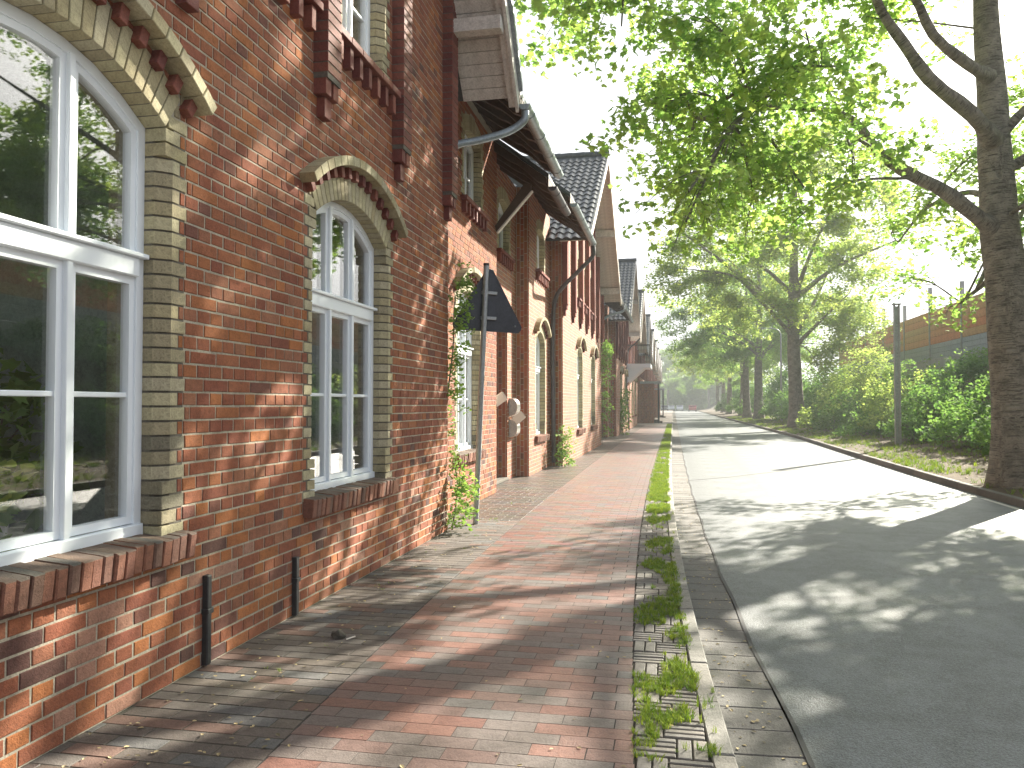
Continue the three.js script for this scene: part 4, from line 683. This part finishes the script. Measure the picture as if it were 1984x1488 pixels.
// undergrowth on the embankment: each bush on its own
function bush(label, x, s, rX, h, seed, mat, geo = spraysFar, dens = 1, k0 = 1) {
  const y = vh(x, s), B = thing('bush', label, 'bush', [x, y, -s], 0, 'bushes on the embankment'), r = rng(seed), st = [], lv = [];
  for (let i = 0; i < 6; i++) { const a = r() * 6.28, e = rX * rr(.3, .9, r); st.push(tube(curve([[0, -.1, 0], [Math.cos(a) * e * .4, h * .45, Math.sin(a) * e * .4], [Math.cos(a) * e, h * rr(.6, .95, r), Math.sin(a) * e]], 6), q => .025 * (1 - .12 * q), 4, false)); }
  obj('stems', mergeGeometries(st), M.bark, B);
  const n = Math.round(150 * dens * rX * rX * h ** .6 / k0); for (let i = 0; i < n; i++) { const a = r() * 6.28, e = rX * Math.sqrt(r()) * (1 + .25 * Math.sin(a * 3 + seed)), q = e / rX, yy = h * (r() ** .7) * Math.sqrt(Math.max(.05, 1 - q * q * .75)) * (1 + .2 * Math.sin(a * 2 + seed)); if (PN.noise(Math.cos(a) * e * 1.3, yy * 1.3, Math.sin(a) * e * 1.3 + seed) < -.12) continue; const k = rr(.6, 1.1, r) * k0; lv.push(mx4(Math.cos(a) * e, yy, Math.sin(a) * e, r() * 6.28, k, k, k, rr(-.6, .6, r), rr(-.6, .6, r))); }
  scatter('foliage', geo, mat, lv, B, tintBy([.7, .8, .75], [1.25, 1.15, 1])); return B;
}
const sd = [['dark green bush low on the embankment behind the nearest tree trunk', 9.4, 19.5, 1.5, 1.6], ['broad green bush beside the nearest trunk, half up the bank', 10.6, 23, 1.9, 1.9], ['green bush right of the steel post, at the foot of the bank', 8.9, 25.5, 1.4, 1.5], ['upright green bush high on the bank below the grey barrier panel', 12.2, 27, 1.7, 1.3], ['shady green bush just behind the steel post', 9.2, 30.5, 1.6, 1.9], ['green bush high on the bank under the orange barrier', 12.3, 33, 1.8, 1.1], ['pale leafy bush left of the steel post with light tips', 9.6, 36, 1.9, 2.3], ['mid green bush in the middle of the bank', 11, 39, 2, 1.8], ['dark bush at the foot of the bank left of the steel post', 8.7, 41, 1.7, 1.8], ['tall yellow-green bush overlapping the end of the orange barrier', 10.2, 44.5, 2.2, 3.4], ['yellow-green bush beside the second tree trunk', 9.1, 48, 1.7, 2.6], ['green bush behind the second tree trunk', 10.4, 55, 2.2, 2.8], ['bush in the shade past the second tree', 9.3, 61, 2.1, 2.6], ['bush by the thin lamp post', 9.9, 68, 2.4, 3.2], ['far bush before the third tree', 9.9, 73, 2.2, 3], ['far bush behind the third tree', 9.6, 88, 2.4, 3.2], ['far bush between the fourth and fifth tree', 9.8, 104, 2.6, 3.4], ['farthest bush along the bank', 9.8, 124, 3, 3.6], ['bush near the top of the bank hidden by the nearest trunk', 12.4, 21, 1.8, 1.2], ['dark low bush right beside the nearest trunk', 8.2, 18.6, 1.1, 1.1], ['low bush in front of the broad one, right of the steel post', 8.5, 22.4, 1.1, 1.0], ['low shrub at the foot of the steel post', 8.0, 29.4, .9, .8], ['dark bush on the slope between the steel post and the trunk', 10.4, 27.4, 1.6, 1.5], ['dark bush on the slope left of the steel post', 10.8, 33.6, 1.7, 1.6], ['low bush at the road side left of the steel post', 8.1, 36.5, 1.1, 1.0], ['round bush below the second tree crown', 8.4, 45, 1.3, 1.4]];
sd.forEach(([l, x, s, rX, h], i) => { const yel = /yellow|pale/.test(l); bush(l, x, s, rX, h, 70 + i, yel ? leafYellow : leafShrub, s < 45 ? sprays[i % 2] : spraysFar, s < 45 ? .95 : .7, s < 45 ? 1 : 1.1); });
[['broad pale bush mass closing the far end of the street on the left', -7, 240, 6, 11], ['broad pale bush mass in the middle of the far end of the street', 0, 250, 6, 10], ['broad pale bush mass behind the far cars', 6.5, 244, 6, 9], ['broad pale bush mass closing the far end on the right', 13, 236, 6, 11]].forEach(([l, x, s, rX, h], i) => bush(l, x, s, rX, h, 130 + i, leafGreen, spraysFar, .4, 2.4));
// climbing plants on the facade
function climber(label, x, s, pts, n, spread, seed, k = 1) {
  const V = thing('climbing_plant', label, 'climber', [x, 0, -s], 0, 'climbers on the brick walls'), r = rng(seed), lv = [], p = curve(pts.map(q => [q[0] - x, q[1], -(q[2] - s)]), 40);
  obj('stem', tube(p, i => .012 * (1 - .015 * i), 5), M.bark, V);
  for (let i = 0; i < n; i++) { const q = p[Math.floor(r() ** .9 * 40)], w = .4 + .6 * Math.abs(Math.sin(q.y * 3.1 + seed)), kk = rr(.7, 1.2, r) * k; lv.push(mx4(q.x + rr(.02, 1, r) * spread * w, q.y + rr(-.12, .12, r), q.z + rr(-1, 1, r) * spread * 1.2 * w, r() * 6.28, kk, kk, kk, rr(-.7, .7, r), rr(-.7, .7, r))); }
  scatter('foliage', spraySmall, leafVine, lv, V, tintBy([.7, .8, .7], [1.25, 1.15, 1])); return V;
}
const VX = WALLX;
climber('leafy climber on the wall corner behind the triangular sign', VX + .05, 9.32, [[VX - .1, 1.0, 9.42], [VX - .05, 1.6, 9.4], [VX + .02, 2.2, 9.4], [VX + .04, 2.8, 9.42], [VX + .08, 3.15, 9.7]], 80, .20, 3, .7);
climber('bushy green climber at the foot of the wall beside the sign pole', VX + .1, 9.3, [[VX + .04, 0, 9.3], [VX + .08, .25, 9.3], [VX + .1, .5, 9.32], [VX + .05, .85, 9.35]], 46, .2, 4, .75);
climber('green plant at the foot of the downpipe by the second house', VX - .1, 19.2, [[VX - .05, 0, 19.1], [VX + .0, .4, 19.15], [VX - .1, .9, 19.2]], 60, .32, 5, .9);
climber('tall climber on the far corner of the tiled gable', VX + .05, 30.1, [[VX + .02, 0, 30.1], [VX + .05, 1.5, 30.1], [VX + .05, 2.8, 30.12], [VX + .05, 3.9, 30.1]], 90, .3, 6, 1.2);
climber('dark climber at the foot of the third house', VX + .05, 41, [[VX + .02, 0, 41], [VX + .05, 1.2, 41], [VX + .05, 2.2, 41]], 80, .4, 8, 1.4);

// ---------- street furniture and small things ----------
{
  const s = 9.82, S = thing('road_sign', 'dark back of a triangular road sign on a grey leaning pole', 'road sign', [-2.45, 0, -s]); S.rotation.z = -.042;
  obj('pole', tube([[0, 0, 0], [0, 1, 0], [0, 2, 0], [0, 3.26, 0]], .036, 14), M.steel, S); obj('pole_cap', tube([[0, 3.262, 0], [0, 3.29, 0]], .039, 14), M.iron, S);
  const tri = (r, y) => [0, 1, 2].flatMap(i => { const a = Math.PI / 2 + i * Math.PI * 2 / 3, out = []; for (const d of [-.09, 0, .09]) out.push([r * (d ? .965 : .985) * Math.cos(a + d), y + r * (d ? .965 : .985) * Math.sin(a + d)]); return out; });
  const P = group('plate', S, [.035, 2.72, -.055]); P.rotation.y = .48;
  obj('panel', slab(tri(.50, 0), null, -.012, 0), M.signBack, P); obj('rim', slab(tri(.515, 0), [tri(.485, 0).reverse()], -.03, .004), M.signBack, P);
  for (const y of [-.12, .2]) obj('mounting_clip', boxGeo(-.10, .10, y - .02, y + .02, .001, .045, .004), M.steel, P); for (const x of [-.36, .36]) obj('bolt', tube([[x, -.2, 0], [x, -.2, .012]], .014, 8), M.steel, P);
}
for (const [i, y] of [[0, 1.45], [1, 1.02]]) {
  const B = thing('letterbox', i ? 'lower silver letterbox with rounded front in the entrance niche' : 'upper silver letterbox with rounded front in the entrance niche', 'letterbox', [WALLX + NICHEZ + .003, y, -15.95], Math.PI / 2, 'letterboxes in the niche'), p = [];
  for (let k = 0; k <= 10; k++) { const t = Math.PI * k / 10; p.push([.15 * Math.sin(t) ** .8 + .02, -.18 * Math.cos(t)]); } const full = [[0, -.18], ...p, [0, .18]];
  obj('body', profile(full, -.17, .17), M.inox, B); obj('side_plate', profile(full.map(([a, b]) => [a * .97, b * .97]), -.176, -.171), M.zinc, B); obj('flap', boxGeo(-.15, .15, .1, .16, .10, .118, .004), M.inox, B);
}
for (const [x, y, s, a, l] of [[WALLX + NICHEZ + .2, 1.24, 15.85, .7, 'folded newspaper stuck between the two silver letterboxes'], [WALLX - .32 + .02, 1.6, 13.55, .6, 'folded paper sticking out at the edge of the entrance niche']]) {
  const N = thing('newspaper', l, 'newspaper', [x, y, -s], 0); N.rotation.set(0, .3, a); obj('folded_sheet', boxGeo(-.13, .10, -.085, .085, -.02, .02, .012), M.paper, N); obj('inner_sheet', boxGeo(.101, .115, -.07, .07, -.012, .012), M.whiteDull, N);
}
{
  const x = 7.25, s = 28.4, y = vh(x, s), P = thing('steel_post', 'tall grey steel double post on the verge in front of the orange barrier', 'post', [x, y - .2, -s]);
  for (const d of [-.07, .07]) { obj('flange', boxGeo(d - .022, d + .022, 0, 4.85, -.06, .06, .006), M.steel, P); } obj('web', boxGeo(-.052, .052, 0, 4.8, -.012, .012), M.steel, P); obj('cap', boxGeo(-.13, .13, 4.852, 4.89, -.1, .1, .01), M.steel, P);
  const x2 = 8.2, s2 = 65, Lp = thing('lamp_post', 'thin grey lamp post among the trees past the second trunk', 'lamp post', [x2, vh(x2, s2) - .2, -s2]);
  obj('pole', tube([[0, 0, 0], [0, 3, 0], [0, 7, 0]], [.09, .075, .055], 10), M.steel, Lp); obj('arm', tube(curve([[0, 6.95, 0], [-.2, 7.3, 0], [-1.2, 7.5, 0]], 10), .04, 8), M.steel, Lp); obj('lantern', boxGeo(-1.75, -1.15, 7.44, 7.56, -.12, .12, .03), M.zinc, Lp);
}
{ // noise barrier on the embankment
  const BX = 14.0, B = thing('noise_barrier', 'long noise barrier of orange boards over grey panels on top of the embankment', 'barrier', [BX, 3.0, 0]), or = [[.70, .28, .12], [.68, .32, .13], [.64, .35, .14], [.60, .36, .15]].map(t => grainMat(...t, .7)), gr = [[.38, .44, .47], [.42, .47, .50]].map(t => grainMat(...t, .7)), conc = grainMat(.45, .46, .46, .85);
  for (let s = 18, i = 0; s < 72; s += 5, i++) {
    obj('post', boxGeo(-.09, .09, -.4, i % 2 ? 4.6 : 5.0, -s - .06, -s + .06), M.steel, B);
    for (let k = 0; k < 8; k++) { const y0 = k < 3 ? 1.02 + k * .26 : 1.81 + (k - 3) * .37, h = k < 3 ? .258 : .368, m = obj(k < 3 ? 'grey_board' : 'orange_board', shared(`nb${k < 3}`, () => { const a = new Acc(1); bevelBox(a, .065, 4.935, -h / 2, h / 2, -.05, .05, .03); return a.geo().rotateY(-Math.PI / 2).translate(0, 0, -5); }), k < 3 ? gr[(k + i) % 2] : or[(k + i) % 4], B); m.position.set(0, y0 + h / 2, -s); }
    obj('base_panel', boxGeo(-.06, .06, -.5, 1.0, -s - 4.93, -s - .07), conc, B);
  }
  obj('wire', tube([[0, 4.55, -18], [0, 4.5, -45], [0, 4.55, -72]], .008, 4), M.steel, B);
}
// cars far down the street
function car(label, x, s, c, back, group) {
  const C = thing('car', label, 'car', [x, -.1, -s], back ? 0 : Math.PI, group), paint = std(lin3(...c), { roughness: .3 }), dark = std(lin3(.03, .035, .04), { roughness: .15 }), rub = std(lin3(.02, .02, .02));
  const prof = [[-2.05, .32], [2.0, .32], [2.05, .55], [1.95, .82], [1.1, .95], [.45, 1.38], [-.95, 1.44], [-1.75, 1.0], [-2.05, .92]];      // length along z
  obj('body', slab(prof, null, -.84, .84).rotateY(-Math.PI / 2), paint, C);
  obj('window', slab([[.98, .97], [.43, 1.33], [-.9, 1.385], [-1.5, 1.02]], null, -.846, .846).rotateY(-Math.PI / 2), dark, C);
  obj('rear_window', boxGeo(-.66, .66, -.22, .22, -.01, .01).rotateX(-.93).translate(0, 1.22, -1.37), dark, C); obj('windscreen', boxGeo(-.68, .68, -.3, .3, -.01, .01).rotateX(.99).translate(0, 1.17, .79), dark, C);
  for (const z of [-1.3, 1.3]) for (const d of [-.78, .78]) { const w = obj('wheel', tube([[d - .1, .31, z], [d + .1, .31, z]], .31, 14), rub, C); obj('rim', tube([[d > 0 ? d + .1 : d - .11, .31, z], [d > 0 ? d + .11 : d - .1, .31, z]], .19, 12), M.inox, w); }
  const tl = std(lin3(.35, .01, .01), { roughness: .3 }); for (const d of [-.66, .66]) { obj('tail_light', boxGeo(d - .13, d + .13, .72, .86, -2.075, -2.04), tl, C); obj('headlight', boxGeo(d - .14, d + .14, .62, .74, 2.02, 2.06), M.white, C); } obj('bumper', boxGeo(-.82, .82, .35, .55, -2.11, -2.06), paint, C);
}
car('small red car seen from behind far down the road', 4.2, 187, [.35, .02, .025], false); car('white car beyond the red one, left of it', 1.6, 214, [.75, .76, .78], true); car('pale car parked farthest down the street', -.6, 226, [.6, .62, .65], true); car('dark car parked at the far left end of the street', -2.2, 205, [.05, .05, .06], true);
// rubbish and fallen bits on the paving
{
  const r = rng(55), D = thing('litter_clump', 'dark clump of soil and torn white paper on the dark paving strip', 'litter', [-2.12, -.002, -4.86]), cl = new THREE.IcosahedronGeometry(.035, 1), p = cl.attributes.position; for (let i = 0; i < p.count; i++) { const n = 1 + .5 * PN.noise(p.getX(i) * 40, p.getY(i) * 40, p.getZ(i) * 40); p.setXYZ(i, p.getX(i) * n * 1.3, Math.max(-.002, p.getY(i) * n * .9 + .018), p.getZ(i) * n); } cl.computeVertexNormals();
  obj('soil_clod', cl, M.joint, D); obj('paper_scrap', boxGeo(-.03, .03, -.001, .001, -.012, .012).rotateZ(.25).rotateY(.5).translate(.09, .012, .01), M.paper, D);
  const flake = leafGeo(.035, .02, false).rotateX(-Math.PI / 2), dm = std(lin3(.42, .36, .22)), l = []; for (let i = 0; i < 900; i++) { const edge = r() < .45, s = 2.8 + 16 * r() ** 1.5, x = edge ? kx(s) + rr(.01, .34, r) : rr(WALLX + .05, r() < .6 ? kx(s) - 1.98 : kx(s) - .1, r); const k = rr(.35, 1, r); l.push(mx4(x, (edge ? -.103 : 0) + .004, -s, r() * 6.28, k, k, k, rr(-.2, .2, r), rr(-.2, .2, r))); }
  const o = scatter('fallen_bits', flake, dm, l, scene, tintBy([.4, .4, .4], [1.5, 1.4, 1.2])); o.name = 'fallen_bud_scales'; o.userData.label = 'dry leaf and bud bits scattered over pavement and gutter'; o.userData.category = 'litter';
  const l2 = []; for (let i = 0; i < 2600; i++) { const s = rr(5, 60, r), x = rx(s) + .2 + 3.6 * r(); const k = rr(.8, 2.4, r); l2.push(mx4(x, vh(x, s) + .015, -s, r() * 6.28, k, k, k, rr(-.4, .4, r), rr(-.4, .4, r))); }
  const o2 = scatter('dead_leaves', flake, std(lin3(.26, .19, .12)), l2, scene, tintBy([.4, .4, .4], [1.5, 1.4, 1.3])); o2.name = 'dead_leaves'; o2.userData.label = 'brown dead leaves lying on the verge'; o2.userData.category = 'leaves';
}
// house plants behind the big window
{
  const pot = (label, u, d, k, n, mat, geo, hgt, seed, potMat) => { const P = thing('house_plant', label, 'plant', [WALLX - d, .80, -u], 0, 'plants behind the nearest window'), r = rng(seed), lv = []; const g = new THREE.LatheGeometry([[0, 0], [.075, 0], [.10, .19], [.108, .2], [.095, .2], [.09, .17], [0, .17]].map(q => new THREE.Vector2(q[0] * k, q[1] * k)), 20); obj('pot', g, potMat, P); const st = []; for (let i = 0; i < 7; i++) { const a = r() * 6.28, e = hgt * rr(.12, .3, r); st.push(tube(curve([[0, .15 * k, 0], [Math.cos(a) * e * .3, hgt * .5, Math.sin(a) * e * .3], [Math.cos(a) * e, hgt * rr(.6, 1, r), Math.sin(a) * e]], 6), .006, 4, false)); } obj('stems', mergeGeometries(st), M.bark, P); for (let i = 0; i < n; i++) { const a = r() * 6.28, y = rr(.25, 1.05, r), e = hgt * .28 * Math.sqrt(r()) * (1.2 - .6 * y), q = rr(.7, 1.3, r); lv.push(mx4(Math.cos(a) * e, y * hgt, Math.sin(a) * e, r() * 6.28, q, q, q, rr(-.6, .6, r), rr(-.6, .6, r))); } scatter('foliage', geo, mat, lv, P, tintBy([.6, .7, .7], [1.2, 1.1, 1])); };
  const wp = grainMat(.75, .76, .72, .4), tp = grainMat(.35, .14, .08, .8);
  pot('dark leafy house plant in a white pot behind the right pane of the big window', 3.5, .80, 1.15, 26, leafShrub, sprays[0], .85, 5, wp); pot('bushy dark house plant behind the middle pane of the big window', 3.0, .9, 1, 28, leafShrub, sprays[1], .8, 6, tp); pot('small yellowish plant low behind the big window', 3.02, .48, .8, 20, leafYellow, spraySmall, .42, 7, tp); pot('low reddish plant at the left of the big window', 2.75, .5, .8, 22, leafMat(.28, .07, .06, .4), spraySmall, .3, 8, tp);
  const sh = thing('window_board', 'inner wooden window board under the house plants', 'window board', [WALLX - .40, .74, -3.0]); obj('board', boxGeo(-.68, .165, 0, .056, -.95, .95, .01), M.whiteDull, sh); for (const z of [-.7, .7]) obj('bracket', boxGeo(-.38, .1, -.2, -.002, z - .02, z + .02), M.whiteDull, sh);
}
scene.fog = new THREE.FogExp2(new THREE.Color(.95, 1, 1), .0018);
renderer.render(scene, camera);
